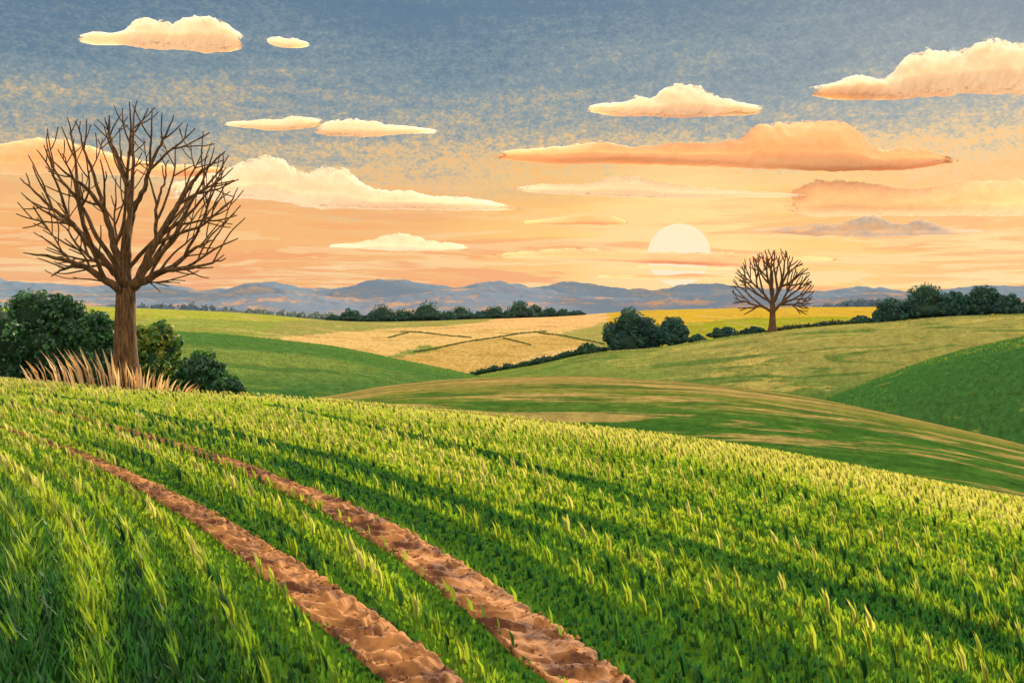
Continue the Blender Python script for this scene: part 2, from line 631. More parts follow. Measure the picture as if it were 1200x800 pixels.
def col_g(X, Y, px, py, rr):
    c = np.broadcast_to(A3('#ecc27a', 0.55), X.shape + (3,)).copy()

    def fill(poly, h, f=0.52):
        c[in_poly(px, py, poly)] = A3(h, f)
    fill([(-500, 330), (340, 330), (400, 377), (400, 381), (330, 396), (300, 420), (-500, 420)], '#9aa84c')
    fill([(-500, 330), (250, 330), (400, 374), (400, 379), (250, 374), (-500, 369)], '#b3b843')
    fill([(330, 376), (560, 371), (600, 376), (450, 386), (390, 390), (300, 396)], '#a5a356')
    fill([(640, 398), (690, 382), (716, 376), (720, 410), (690, 410)], '#b3ab5c')
    fill([(590, 372), (700, 350), (716, 374), (690, 384), (600, 386), (520, 388)], '#f0bd7c', 0.58)
    fill([(712, 350), (1300, 340), (1300, 420), (712, 420)], '#dfb534', 0.55)
    fill([(712, 384), (800, 380), (880, 372), (1000, 371), (1060, 379), (1060, 420), (712, 420)], '#aeae2c', 0.52)
    fill([(430, 424), (520, 404), (590, 396), (640, 392), (705, 402), (640, 412), (545, 445), (500, 440)], '#d8b062', 0.55)
    fill([(470, 412), (500, 404), (520, 408), (440, 425)], '#8f984a')
    return c


hill_mesh('hill', G, M_LAND_G, col_g, 0.5, 1.6, 620, 130, 'distant patchwork hill of straw yellow and lime green fields')


# mountains
def mountain(ridge, R, Rf, yf, cols, seed, label, amp):
    hl = Hill(ridge, [(ridge[0][0], R), (ridge[-1][0], R)], [(ridge[0][0], Rf, yf), (ridge[-1][0], Rf, yf)])
    nth, nr = 800, 60
    th_ = np.linspace(hl.th0, hl.th1, nth)
    rr = np.linspace(Rf, R * 1.16, nr)
    TH, RR = np.meshgrid(th_, rr)
    X, Y = RR * np.sin(TH), RR * np.cos(TH)
    t = np.clip((RR - Rf) / (R - Rf), 0, 1.3)
    ramp_ = np.sin(np.clip(t, 0, 1) * math.pi / 2) ** 0.9
    ramp_ = np.where(t > 1, 1 - (t - 1) * 2.0, ramp_)
    ztop = EYE - hl.t(TH) * R
    Z = -32 + (ztop + 32) * ramp_
    Z += ((fbm(X / 420, Y / 420, seed, 5) - 0.5) * amp + (fbm(X / 70, Y / 110, seed + 4, 4) - 0.5) * amp * 0.55) * np.clip(t * 2, 0.1, 1)
    i = np.arange(nr * nth).reshape(nr, nth)
    q = np.stack([i[:-1, :-1], i[:-1, 1:], i[1:, 1:], i[1:, :-1]], -1).reshape(-1, 4)[:, ::-1]
    m, nt = mat_new('mountain_slope')
    geo = nt.n('ShaderNodeNewGeometry')
    v = nt.mapping(geo.outputs['Position'], (0.0030, 0.0030, 0.012))
    n1 = nt.noise(v, 1.0, 6, 0.68, 0.5)
    n2 = nt.noise(nt.mapping(geo.outputs['Position'], (0.030, 0.014, 0.10)), 1.0, 6, 0.8, 0.5)
    f = nt.math('ADD', nt.math('MULTIPLY', n1, 0.55), nt.math('MULTIPLY', n2, 0.45))
    col = nt.mix(nt.mapr(f, cols[2], cols[2] + 0.06, 0, 0.85), cols[0], cols[1])  # haze blue and orange-lit patches are both put into the slope colour
    df = nt.n('ShaderNodeBsdfDiffuse')
    nt.l(col, df.inputs[0])
    finish(nt, df.outputs[0])
    o = mesh_np('mountains', np.stack([X, Y, Z], -1).reshape(-1, 3), quads=q, mat=m, smooth=True)
    tag(o, label, kind='structure')


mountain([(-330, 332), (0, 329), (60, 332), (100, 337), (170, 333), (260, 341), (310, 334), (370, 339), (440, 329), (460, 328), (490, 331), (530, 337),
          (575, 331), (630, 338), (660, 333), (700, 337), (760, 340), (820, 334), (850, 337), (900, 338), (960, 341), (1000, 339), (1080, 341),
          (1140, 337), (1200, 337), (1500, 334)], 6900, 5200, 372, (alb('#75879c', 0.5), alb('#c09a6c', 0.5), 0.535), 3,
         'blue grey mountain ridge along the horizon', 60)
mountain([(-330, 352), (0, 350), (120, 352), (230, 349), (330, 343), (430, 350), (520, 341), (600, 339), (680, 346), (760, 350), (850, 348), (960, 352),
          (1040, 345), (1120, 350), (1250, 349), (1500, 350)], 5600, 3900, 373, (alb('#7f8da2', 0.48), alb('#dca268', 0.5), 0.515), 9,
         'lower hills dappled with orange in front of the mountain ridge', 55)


# ------------------------------------------------------------------ wheel tracks and row coordinates
def px_line(hill, pts, width):
    """smooth pixel polyline -> left and right edges on the land"""
    p = np.array(pts, float)
    s = np.concatenate(([0], np.cumsum(np.hypot(*np.diff(p, axis=0).T))))
    fx, fy = smooth_interp(s, p[:, 0]), smooth_interp(s, p[:, 1])
    fw = smooth_interp(s, width)
    ss = np.linspace(0, s[-1], 160)
    x, y, wd = fx(ss), fy(ss), fw(ss)
    l = np.stack(hill.hit(x - wd / 2, y)[:2], -1)
    r = np.stack(hill.hit(x + wd / 2, y)[:2], -1)
    c = np.stack(hill.hit(x, y)[:2], -1)
    return l, c, r


TL = [(-120, 488), (-50, 492), (9, 504), (60, 522), (116, 544), (162, 566), (208, 591), (264, 624), (324, 663), (384, 709), (444, 756), (500, 800), (555, 845)]
TLw = [1, 2, 5, 13, 22, 29, 37, 46, 57, 70, 84, 98, 110]
TR = [(-60, 474), (20, 477), (70, 485), (125, 499), (208, 523), (277, 547), (324, 566), (370, 585), (416, 606), (446, 622), (492, 647), (539, 684), (585, 718), (631, 752),
      (680, 790), (735, 834)]
TRw = [4, 6, 9, 13, 20, 28, 34, 42, 52, 58, 68, 78, 84, 88, 90, 94]


def resample(p, step):
    s = np.concatenate(([0], np.cumsum(np.hypot(*np.diff(p, axis=0).T))))
    n = max(4, int(s[-1] / step))
    q = np.linspace(0, s[-1], n)
    return np.stack([np.interp(q, s, p[:, 0]), np.interp(q, s, p[:, 1])], -1)


def smooth_line(p, it=30):
    p = p.copy()
    for _ in range(it):
        p[1:-1] = 0.5 * p[1:-1] + 0.25 * (p[:-2] + p[2:])
    return p


tracks = []
for nm, pts, wd, lab in (('left', TL, TLw, 'bare brown wheel track nearest the tall crop at the left'),
                         ('right', TR, TRw, 'bare brown wheel track beside the wide field on the right')):
    l, c, r = px_line(A, pts, wd)
    c = resample(c, 0.25)
    c = smooth_line(c, 60)
    s = np.concatenate(([0], np.cumsum(np.hypot(*np.diff(c, axis=0).T))))
    # half width across the track
    tan = np.gradient(c, axis=0)
    tan /= np.linalg.norm(tan, axis=1)[:, None]
    lw, cw = np.linalg.norm(r - l, axis=1), np.concatenate(([0], np.cumsum(np.hypot(*np.diff(0.5 * (l + r), axis=0).T))))
    d = (r - l)
    mid = 0.5 * (l + r)
    tt = np.gradient(mid, axis=0)
    tt /= np.linalg.norm(tt, axis=1)[:, None]
    pw = np.abs(d[:, 0] * tt[:, 1] - d[:, 1] * tt[:, 0]) * 0.5
    hw = np.interp(s, cw * s[-1] / cw[-1], pw)
    tracks.append((c, tan, lab, smooth_line(np.stack([hw, hw], -1), 40)[:, 0]))

HALF = 0.31


def extend(c, a=40.0, b=40.0):
    d0 = c[0] - c[4]
    d0 /= np.linalg.norm(d0)
    d1 = c[-1] - c[-5]
    d1 /= np.linalg.norm(d1)
    p0 = c[0] + d0 * np.linspace(a, 0.25, int(a * 4))[:, None]
    p1 = c[-1] + d1 * np.linspace(0.25, b, int(b * 4))[:, None]
    return np.concatenate([p0, c, p1])


LINES = [extend(t[0], 10, 5) for t in tracks]
LINE_HW = [np.concatenate([np.linspace(0.01, t[3][0], 40), t[3], np.full(20, t[3][-1])]) for t in tracks]
AXIS = extend(tracks[1][0], 60, 60)
AX_T = np.gradient(AXIS, axis=0)
AX_T /= np.linalg.norm(AX_T, axis=1)[:, None]
AX_S = np.concatenate(([0], np.cumsum(np.hypot(*np.diff(AXIS, axis=0).T))))


def nearest(P, line):
    out = np.empty(len(P), int)
    for i in range(0, len(P), 20000):
        d = ((P[i:i + 20000, None, :] - line[None, ::2, :]) ** 2).sum(-1)
        out[i:i + 20000] = d.argmin(1) * 2
    return out


def signed(P, line, tan):
    i = nearest(P, line)
    d = P - line[i]
    t = tan[i]
    # the line runs from far left towards the camera: right-hand side of the field is positive
    wv = t[:, 1] * d[:, 0] - t[:, 0] * d[:, 1]
    sv2 = AX_S[i] + (d * t).sum(1) if line is AXIS else None
    return -wv, sv2, i


L_T = []
for ln in LINES:
    t = np.gradient(ln, axis=0)
    L_T.append(t / np.linalg.norm(t, axis=1)[:, None])

def sstep(a, b, x):
    t = np.clip((x - a) / (b - a), 0, 1)
    return t * t * (3 - 2 * t)


# soil strips with the ridges left by the tyres
for (c0, tan0, lab, hw0), ln, lhw in zip(tracks, LINES, LINE_HW):
    c = resample(ln, 0.04)
    tn = np.gradient(c, axis=0)
    tn /= np.linalg.norm(tn, axis=1)[:, None]
    nr_ = np.stack([-tn[:, 1], tn[:, 0]], -1)
    s = np.arange(len(c)) * 0.04
    nc = 27
    vv = np.linspace(-1, 1, nc)
    hw = np.interp(np.linspace(0, 1, len(c)), np.linspace(0, 1, len(ln)), lhw) * (1.06 + 0.35 * (fbm(s / 1.3, s * 0 + 3.0, 8) - 0.5))
    P = c[:, None, :] + nr_[:, None, :] * (vv[None, :, None] * hw[:, None, None])
    Sg = np.broadcast_to(s[:, None], P.shape[:2])
    Vg = np.broadcast_to(vv[None, :], P.shape[:2])
    jit = (fbm(Sg / 0.9, Vg * 1.2 + 5, 21) - 0.5) * 0.5
    ph = (Sg + 0.22 * np.abs(Vg) + jit) / 0.34
    saw = ph - np.floor(ph)
    ridge = np.where(saw < 0.7, saw / 0.7, (1 - saw) / 0.3)
    amp = 0.085 * np.clip(hw / 0.3, 0.2, 1)[:, None] * np.clip(1.15 - np.abs(Vg) ** 3, 0, 1) * (0.4 + 1.2 * fbm(Sg / 0.7, Vg * 2 + 9, 33))
    side_break = sstep(0.42, 0.6, fbm(Sg / 0.5, Vg * 1.1 + 20, 77))
    h = ridge * amp * (0.35 + 0.65 * side_break) + 0.035 * (fbm(Sg / 0.16, Vg * 3, 12) - 0.4) + 0.05 * (fbm(Sg / 0.05, Vg * 9, 14, 3) - 0.5) + 0.012
    h = h + 0.05 * np.clip((np.abs(Vg) - 0.7) / 0.3, 0, 1) * fbm(Sg / 0.3, Vg * 5, 50)
    h[:, 0] = h[:, -1] = -0.05
    Z = A.z(P[..., 0], P[..., 1]) + h
    i = np.arange(len(c) * nc).reshape(len(c), nc)
    q = np.stack([i[:-1, :-1], i[:-1, 1:], i[1:, 1:], i[1:, :-1]], -1).reshape(-1, 4)
    # loose clods lying on the soil
    nk = 1500
    ki = RNG.integers(0, len(c), nk)
    kv = np.sign(RNG.normal(0, 1, nk)) * RNG.random(nk) ** 0.6 * 1.05
    kp = c[ki] + nr_[ki] * (kv * hw[ki])[:, None]
    kr = RNG.uniform(0.006, 0.020, nk) * RNG.choice([1, 1, 1, 1.7], nk)
    oc = np.array([(1, 0, 0), (0, 1, 0), (-1, 0, 0), (0, -1, 0), (0, 0, 1), (0, 0, -1)], float)
    ov = oc[None] * kr[:, None, None] * RNG.uniform(0.6, 1.3, (nk, 6, 1))
    jn = np.clip(((kv * 0.95 + 1) / 2 * (nc - 1)).round().astype(int), 0, nc - 1)
    ov[..., :2] += kp[:, None, :]
    ov[..., 2] += (Z[ki, jn] + kr * 0.4)[:, None]
    ot = np.array([(0, 1, 4), (1, 2, 4), (2, 3, 4), (3, 0, 4), (1, 0, 5), (2, 1, 5), (3, 2, 5), (0, 3, 5)])
    tri = (np.arange(nk)[:, None, None] * 6 + ot[None]).reshape(-1, 3) + len(c) * nc
    o = mesh_np('track', np.concatenate([np.dstack([P, Z]).reshape(-1, 3), ov.reshape(-1, 3)]), quads=q, tris=tri, mat=M_SOIL, smooth=True)
    tag(o, lab, kind='structure')


# ------------------------------------------------------------------ blades
def blades(name, P, z, h, wd, lean, col, mat, label, kind='stuff', cat=None, parent=None, curl=1.0):
    """one mesh of grass blades; P base points, lean the sideways shift of each tip"""
    n = len(P)
    ang = RNG.uniform(0, math.pi, n)
    dv = np.stack([np.cos(ang), np.sin(ang)], -1) * (wd / 2)[:, None]
    V = np.empty((n, 5, 3))
    z = np.asarray(z)
    V[:, 0, :2] = P - dv * 0.6
    V[:, 1, :2] = P + dv * 0.6
    mid = P + lean * 0.34
    V[:, 2, :2] = mid - dv
    V[:, 3, :2] = mid + dv
    V[:, 4, :2] = P + lean
    V[:, 0, 2] = V[:, 1, 2] = z - 0.03
    V[:, 2, 2] = V[:, 3, 2] = z + h * 0.55
    V[:, 4, 2] = z + h
    b = np.arange(n)[:, None] * 5
    q = b + np.array([0, 1, 3, 2])
    t = b + np.array([2, 3, 4])
    c = np.repeat(col[:, None, :], 5, 1).reshape(-1, 3)
    o = mesh_np(name, V.reshape(-1, 3), quads=q, tris=t, mat=mat, attrs={'col': c}, parent=parent)
    return tag(o, label, cat, kind=kind)


def scatter_field(n, r0, r1, th0, th1, p=1.0):
    th_ = RNG.uniform(th0, th1, n)
    u = RNG.random(n)
    # p = 1: even on the ground; p = 0: even in distance
    e = 1 + p
    r = (r0 ** e + (r1 ** e - r0 ** e) * u) ** (1 / e)
    return np.stack([r * np.sin(th_), r * np.cos(th_)], -1), r, th_


GREENS = np.array([lin('#2a5a33'), lin('#527f30'), lin('#93ad36'), lin('#b0bd3e'), lin('#e0d488')]) * 0.55
TH0, TH1 = math.radians(-48), math.radians(52)


def crop(n_tufts, per, n_fill):
    P, r, th_ = scatter_field(n_tufts, 5.0, 60.0, TH0, TH1, 0.15)
    keep = r < A.R(th_) * 1.12
    P = P[keep]
    w_, s_, i = signed(P, AXIS, AX_T)
    sp = 0.60
    # wheel tracks lie between rows: snap across and along
    wr = np.round((w_ - 0.31) / sp) * sp + 0.31
    ds = 0.36
    sr = np.round(s_ / ds) * ds + (np.floor(wr / sp) % 3) * 0.10
    nrm_ = np.stack([-AX_T[i][:, 1], AX_T[i][:, 0]], -1)
    P = P + nrm_ * (wr - w_)[:, None] * 0.96 + AX_T[i] * (sr - s_)[:, None] * 0.9
    cell = np.stack([np.round((w_ - 0.31) / sp), np.round(s_ / ds)], -1).astype(int)      # one tuft in each place of each row
    _, uq = np.unique(cell, axis=0, return_index=True)
    P = P[uq] + RNG.normal(0, 0.03, (len(uq), 2))
    return P


def field_blades(P, jit, per, hmul, kind_):
    n = len(P)
    Q = np.repeat(P, per, 0) + RNG.normal(0, jit, (n * per, 2))
    r = np.hypot(Q[:, 0], Q[:, 1])
    w1, _, i1 = signed(Q, LINES[1], L_T[1])
    w0, _, i0 = signed(Q, LINES[0], L_T[0])
    g0, g1 = np.abs(w0) - LINE_HW[0][i0], np.abs(w1) - LINE_HW[1][i1]
    edge = np.minimum(g0, g1) + HALF
    ok = edge > HALF - 0.13 + 0.17 * RNG.random(len(Q)) ** 0.6
    ok &= r > 5.0
    Q, r, w0, w1, edge = Q[ok], r[ok], w0[ok], w1[ok], edge[ok]
    return Q, r, w0, w1, edge


def sstep(a, b, x):
    t = np.clip((x - a) / (b - a), 0, 1)
    return t * t * (3 - 2 * t)


def crop_height(Q, r, w0, w1):
    left = sstep(0.5, 3.0, -w0) * sstep(20, 12, r)               # long grass in the nearest corners
    right = sstep(3.0, 7.0, w1) * sstep(17, 11, r)
    return 0.085 + 0.17 * left + 0.08 * right, left, right


BANDS = [([(20, 462), (111, 472), (231, 499), (324, 522), (400, 541), (469, 564), (540, 592), (600, 622)], 0.42),
         ([(330, 545), (400, 569), (460, 592), (515, 615), (585, 652), (640, 684)], 0.34),
         ([(640, 600), (720, 622), (800, 614 + 30), (882, 668), (965, 694), (1047, 722), (1150, 752)], 0.55),
         ([(590, 668), (631, 690), (700, 720), (770, 752), (850, 800)], 0.30),
         ([(320, 476), (430, 498), (560, 530), (680, 566), (760, 594)], 0.40),
         ([(150, 552), (208, 580), (264, 610), (324, 646), (384, 690), (450, 742), (510, 796)], 0.16)]  # last band: shadow side of the middle strip, painted into its blades
BAND_XY = [(resample(np.stack(A.hit([p[0] for p in b], [p[1] for p in b])[:2], -1), 0.25), hw) for b, hw in BANDS]


def band_mask(Q):
    m = np.zeros(len(Q))
    for ln, hw in BAND_XY:
        d = np.sqrt(((Q - ln[nearest(Q, ln) % len(ln)]) ** 2).sum(1))
        m = np.maximum(m, 1 - sstep(hw * 0.7, hw * 1.25, d + (fbm(Q[:, 0], Q[:, 1], 5) - 0.5) * 0.3))
    return m


ROWSP = 0.60


def crop_tone(Q, r, w0, w1):
    n = len(Q)
    big = fbm(Q[:, 0] / 6.0, Q[:, 1] / 6.0, 61)
    bands = vnoise(w1 / 1.1 + 40, Q[:, 1] / 40.0, 71)          # colour changes from row to row
    ripe = sstep(2, 22, w1) * sstep(13, 30, r)
    row = np.round((w1 - 0.31) / ROWSP)
    rowtone = _perm[(row.astype(int) * 7) % 256, 3] - 0.5
    off = np.abs((w1 - 0.31) / ROWSP - row)                        # 0 on the row, 0.5 between rows
    t = (0.37 + 0.24 * (big - 0.5) + 0.18 * (bands - 0.5) + 0.52 * rowtone * sstep(42, 20, r) - 0.26 * sstep(0.15, 0.45, off)
         + 0.42 * ripe + 0.20 * sstep(13, 32, r) - 0.55 * band_mask(Q))
    return t - (0.20 + 0.16 * sstep(0.8, 2.5, -w0)) * sstep(12.5, 8.5, r) + 0.16 * sstep(2.2, 0.6, -w0) * sstep(0.0, 0.1, -w0) * sstep(10, 14, r) + 0.10 * sstep(13, 22, r)  # shade of the nearest crop, deepest at left, is put into the blade colour


def tone_colour(t):
    t = np.clip(t, 0, 0.9999) * (len(GREENS) - 1)
    i = np.minimum(t.astype(int), len(GREENS) - 2)
    f = (t - i)[:, None]
    return GREENS[i] * (1 - f) + GREENS[i + 1] * f


def carpet(P, hm, wmul, tall=False):
    """the short dense leaves that cover the ground"""
    Q, r, w0, w1, edge = field_blades(P, 0.0, 1, 1, 0)
    n = len(Q)
    h, left, right = crop_height(Q, r, w0, w1)
    if tall:
        k = np.maximum(left, right) > RNG.random(n)
        Q, r, w0, w1, edge, h = Q[k], r[k], w0[k], w1[k], edge[k], h[k]
        n = len(Q)
    h = h * hm * RNG.uniform(0.6, 1.25, n) * (0.7 + 0.3 * sstep(0.3, 0.9, edge)) * (1 - 0.3 * band_mask(Q))
    wd = (0.018 + 0.0012 * r) * wmul * RNG.uniform(0.7, 1.3, n)
    ln_ = RNG.normal(0, 0.25, (n, 2)) * h[:, None]
    ln_[:, 0] -= 0.10 * h
    col = tone_colour(crop_tone(Q, r, w0, w1) + RNG.normal(0, 0.09, n))
    return Q, r, w0, w1, h, wd, ln_, col


def row_tufts(P):
    """the taller shoots standing in drilled rows"""
    per = 6
    Q, r, w0, w1, edge = field_blades(P, 0.014, per, 1, 0)
    n = len(Q)
    h, left, right = crop_height(Q, r, w0, w1)
    key = (np.floor(Q[:, 0] / 0.3) * 31 + np.floor(Q[:, 1] / 0.3) * 17).astype(int)
    pick = _perm[key % 256, (key // 7) % 256]                    # one shade for the whole tuft
    bm_ = band_mask(Q)
    dark = pick < (0.22 + 0.30 * right + 0.18 * left)
    pale = pick > 0.52
    h = (h + 0.20) * RNG.uniform(0.7, 1.1, n) * (1 - 0.45 * bm_) * (0.75 + 0.25 * sstep(0.3, 0.9, edge))
    wd = (0.024 + 0.0010 * r) * RNG.uniform(0.7, 1.25, n)
    ln_ = RNG.normal(0, 0.10, (n, 2)) * h[:, None]
    ln_[:, 0] -= 0.26 * h
    t = crop_tone(Q, r, w0, w1)
    t = np.where(dark, t - 0.35, np.where(pale & (bm_ < 0.4), t + 0.34, t + 0.04)) + RNG.normal(0, 0.07, n)
    return Q, r, w0, w1, h, wd, ln_, tone_colour(t)


TUFTS = crop(320000, 1, 0)
parts_ = []
parts_.append(row_tufts(TUFTS))
for cnt, p_, hm_, wm_ in ((270000, 0.1, 1.0, 1.0), (75000, 0.8, 0.8, 1.3)):
    FP, fr, fth = scatter_field(cnt, 5.0, 60.0, TH0, TH1, p_)
    parts_.append(carpet(FP[fr < A.R(fth) * 1.12], hm_, wm_))
FP, fr, fth = scatter_field(58000, 5.0, 20.0, TH0, TH1, 0.6)
parts_.append(carpet(FP, 1.35, 1.1, True))
Q, r, w0, w1, h, wd, ln_, col = [np.concatenate([p[k_] for p in parts_]) for k_ in range(8)]
zz_ = A.z(Q[:, 0], Q[:, 1])
side = np.where(w0 < 0, 0, np.where(w1 < 0, 1, 2))
for k_, nm in enumerate(('tall green crop filling the corner left of the wheel tracks',
                         'narrow strip of green crop growing between the two wheel tracks',
                         'wide field of green crop in rows right of the wheel tracks')):
    m = side == k_
    print('blades', k_, m.sum())
    blades('crop', Q[m], zz_[m], h[m], wd[m], ln_[m], col[m], M_CROP, nm)


# short grass on the hills, so that their surface is not bare
def hill_grass(hill, n, rf, rt, th0, th1, hgt, wd, cols, label, seed):
    th_ = RNG.uniform(th0, th1, n)
    r = hill.R(th_) * RNG.uniform(rf, rt, n)
    P = np.stack([r * np.sin(th_), r * np.cos(th_)], -1)
    t = np.clip(fbm(th_ * r / 30, r / 5.0, seed) * 1.6 - 0.3 + RNG.normal(0, 0.18, n), 0, 0.999) * (len(cols) - 1)
    i = t.astype(int)
    f = (t - i)[:, None]
    c = np.array([A3(x) for x in cols])
    col_ = c[i] * (1 - f) + c[i + 1] * f
    h_ = hgt * RNG.uniform(0.5, 1.3, n)
    blades('grass', P, hill.z(P[:, 0], P[:, 1]), h_, wd * RNG.uniform(0.6, 1.4, n), RNG.normal(0, 0.3, (n, 2)) * h_[:, None], col_, M_CROP, label)


hill_grass(C, 9000, 0.8, 1.05, az_of(880), az_of(1330), 0.16, 0.12, ('#2f6430', '#3c7636', '#4f8038', '#96a048'), 'short grass on the dark green shoulder', 4)
hill_grass(Dh, 16000, 0.72, 1.04, az_of(480), az_of(1330), 0.14, 0.12, ('#5c8440', '#808f46', '#9e9854', '#b8a65e'), 'short grass on the olive hill', 5)
hill_grass(E, 14000, 0.72, 1.04, az_of(-60), az_of(620), 0.14, 0.12, ('#407438', '#58843c', '#809a46'), 'short grass on the green pasture hill', 6)


# ------------------------------------------------------------------ foliage
def fib(n):
    i = np.arange(n) + 0.5
    ph = np.arccos(1 - 2 * i / n)
    ga = math.pi * (1 + 5 ** 0.5) * i
    return np.stack([np.cos(ga) * np.sin(ph), np.sin(ga) * np.sin(ph), np.cos(ph)], -1)


def leaf_cloud(lobes, sub, per, size, cols, rng, sub_r=0.36, hole=0.0):
    """leaves on the skins of many small clumps which sit on the skins of a few lobes"""
    C_, N_, K_ = [], [], []
    for (cx, cy, cz, rx, ry, rz) in lobes:
        d = fib(sub)
        d = d[d[:, 2] > -0.75]
        d = d + rng.normal(0, 0.12, d.shape)
        d /= np.linalg.norm(d, axis=1)[:, None]
        if hole:
            d = d[rng.random(len(d)) > hole]
        rad = np.array([rx, ry, rz])
        cen = np.array([cx, cy, cz]) + d * rad * rng.uniform(0.68, 0.86, len(d))[:, None]
        mr = min(rx, ry, rz) * sub_r * rng.uniform(0.7, 1.25, len(d))
        tone = rng.uniform(0, 1, len(d))
        for c, m_, t_ in zip(cen, mr, tone):
            e = rng.normal(0, 1, (per, 3))
            e /= np.linalg.norm(e, axis=1)[:, None]
            C_.append(c + e * (m_ * rng.uniform(0.72, 1.05, per))[:, None])
            N_.append(e)
            K_.append(np.clip(t_ * 0.7 + rng.normal(0.15, 0.18, per), 0, 0.999))
    Cn, Nn, Kn = np.concatenate(C_), np.concatenate(N_), np.concatenate(K_)
    n = len(Cn)
    Nn = Nn + rng.normal(0, 0.32, Nn.shape)
    Nn /= np.linalg.norm(Nn, axis=1)[:, None]
    a = np.cross(Nn, rng.normal(0, 1, Nn.shape))
    a /= np.linalg.norm(a, axis=1)[:, None]
    b = np.cross(Nn, a)
    sz = size * rng.uniform(0.6, 1.35, n)[:, None]
    V = np.stack([Cn - a * sz, Cn - b * sz * 0.75 + Nn * sz * 0.1, Cn + a * sz, Cn + b * sz * 0.75 + Nn * sz * 0.15], 1)
    t = Kn * (len(cols) - 1)
    i = t.astype(int)
    f = (t - i)[:, None]
    c = np.array(cols)
    col = c[i] * (1 - f) + c[i + 1] * f
    return V, np.repeat(col[:, None, :], 4, 1)


def leaves_obj(name, V, col, mat, parent, off=(0, 0, 0)):
    n = len(V)
    q = np.arange(n * 4).reshape(n, 4)
    return mesh_np(name, V.reshape(-1, 3) - np.array(off), quads=q, mat=mat, attrs={'col': col.reshape(-1, 3)}, parent=parent)


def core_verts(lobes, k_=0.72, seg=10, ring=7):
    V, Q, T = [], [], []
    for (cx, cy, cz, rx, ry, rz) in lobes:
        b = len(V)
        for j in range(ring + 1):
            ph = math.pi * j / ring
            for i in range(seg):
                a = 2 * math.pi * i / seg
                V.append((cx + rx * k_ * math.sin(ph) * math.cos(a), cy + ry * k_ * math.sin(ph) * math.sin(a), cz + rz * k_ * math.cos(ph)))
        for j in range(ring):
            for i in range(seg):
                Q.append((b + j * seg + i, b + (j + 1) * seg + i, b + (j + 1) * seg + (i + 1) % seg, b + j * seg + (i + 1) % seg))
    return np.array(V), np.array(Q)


def tube_mesh(paths, sides=6):
    V, Q = [], []
    for pts, rad in paths:
        pts = np.asarray(pts, float)
        n = len(pts)
        if n < 2:
            continue
        tg = np.gradient(pts, axis=0)
        tg /= np.linalg.norm(tg, axis=1)[:, None] + 1e-9
        ref = np.array([0.31, 0.87, 0.38])
        u = np.cross(tg, ref)
        u /= np.linalg.norm(u, axis=1)[:, None] + 1e-9
        v = np.cross(tg, u)
        a = np.arange(sides) * 2 * math.pi / sides
        ring = (u[:, None, :] * np.cos(a)[None, :, None] + v[:, None, :] * np.sin(a)[None, :, None]) * np.asarray(rad)[:, None, None]
        b = len(V)
        V.extend((pts[:, None, :] + ring).reshape(-1, 3))
        i = np.arange(n * sides).reshape(n, sides) + b
        j = np.roll(i, -1, 1)
        Q.append(np.stack([i[:-1], j[:-1], j[1:], i[1:]], -1).reshape(-1, 4))
        # close the tip
        V.append(pts[-1] + tg[-1] * rad[-1] * 0.6)
        tipi = len(V) - 1
        Q.append(np.stack([i[-1], j[-1], np.full(sides, tipi), np.full(sides, tipi)], -1)[:0])
    return np.array(V), np.concatenate(Q)


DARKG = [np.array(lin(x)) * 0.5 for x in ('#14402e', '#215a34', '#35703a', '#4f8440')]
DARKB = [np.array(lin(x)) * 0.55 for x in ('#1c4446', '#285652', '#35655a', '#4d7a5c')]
LITG = [np.array(lin(x)) * 0.5 for x in ('#1d5530', '#3f7d2e', '#7f9f30', '#cdbf3c')]  # sunlight on the leaves is put into their yellow colours


def stem_paths(lobes, base, r0, rng):
    out = []
    for (cx, cy, cz, rx, ry, rz) in lobes:
        for k_ in range(2):
            e = np.array([cx + rng.uniform(-.4, .4) * rx, cy + rng.uniform(-.4, .4) * ry, cz])
            p = np.array(base) + np.array([rng.uniform(-.2, .2) * rx, rng.uniform(-.2, .2) * ry, -0.15])
            t = np.linspace(0, 1, 6)[:, None]
            pts = p + (e - p) * t + np.array([0, 0, 1.0]) * (np.sin(t * math.pi) * 0.1 * rz)
            out.append((pts, np.linspace(r0, r0 * 0.35, 6)))
    return out


def make_plant(name, base, lobes, sub, per, size, cols, mat, label, cat, group=None, trunk=True, seed=0, part='crown', stem_r=0.06, hole=0.0, core=0.8, sub_r=0.34):
    """base: world point; lobes relative to it"""
    rng = np.random.default_rng(seed)
    o = empty(name, base)
    V, col = leaf_cloud(lobes, sub, per, size, cols, rng, hole=hole, sub_r=sub_r)
    V[..., 2] = np.maximum(V[..., 2], -0.5)
    cr = leaves_obj(part, V, col, mat, o)
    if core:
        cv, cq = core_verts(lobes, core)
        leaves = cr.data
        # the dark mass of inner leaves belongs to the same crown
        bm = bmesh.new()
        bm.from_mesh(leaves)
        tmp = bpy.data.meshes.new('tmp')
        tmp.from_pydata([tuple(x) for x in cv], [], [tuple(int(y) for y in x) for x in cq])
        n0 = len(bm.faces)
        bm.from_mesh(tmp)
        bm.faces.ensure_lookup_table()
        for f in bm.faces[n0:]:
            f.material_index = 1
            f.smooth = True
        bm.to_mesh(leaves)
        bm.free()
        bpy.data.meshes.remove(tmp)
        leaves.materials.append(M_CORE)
    tv, tq = tube_mesh(stem_paths(lobes, (0, 0, 0), stem_r, rng), 6)
    mesh_np('trunk' if trunk else 'stem', tv, quads=tq, mat=M_BARK, smooth=True, parent=o)
    return tag(o, label, cat, group)


def size_at(px, r):
    """metres per pixel of the photograph at distance r"""
    return r / F


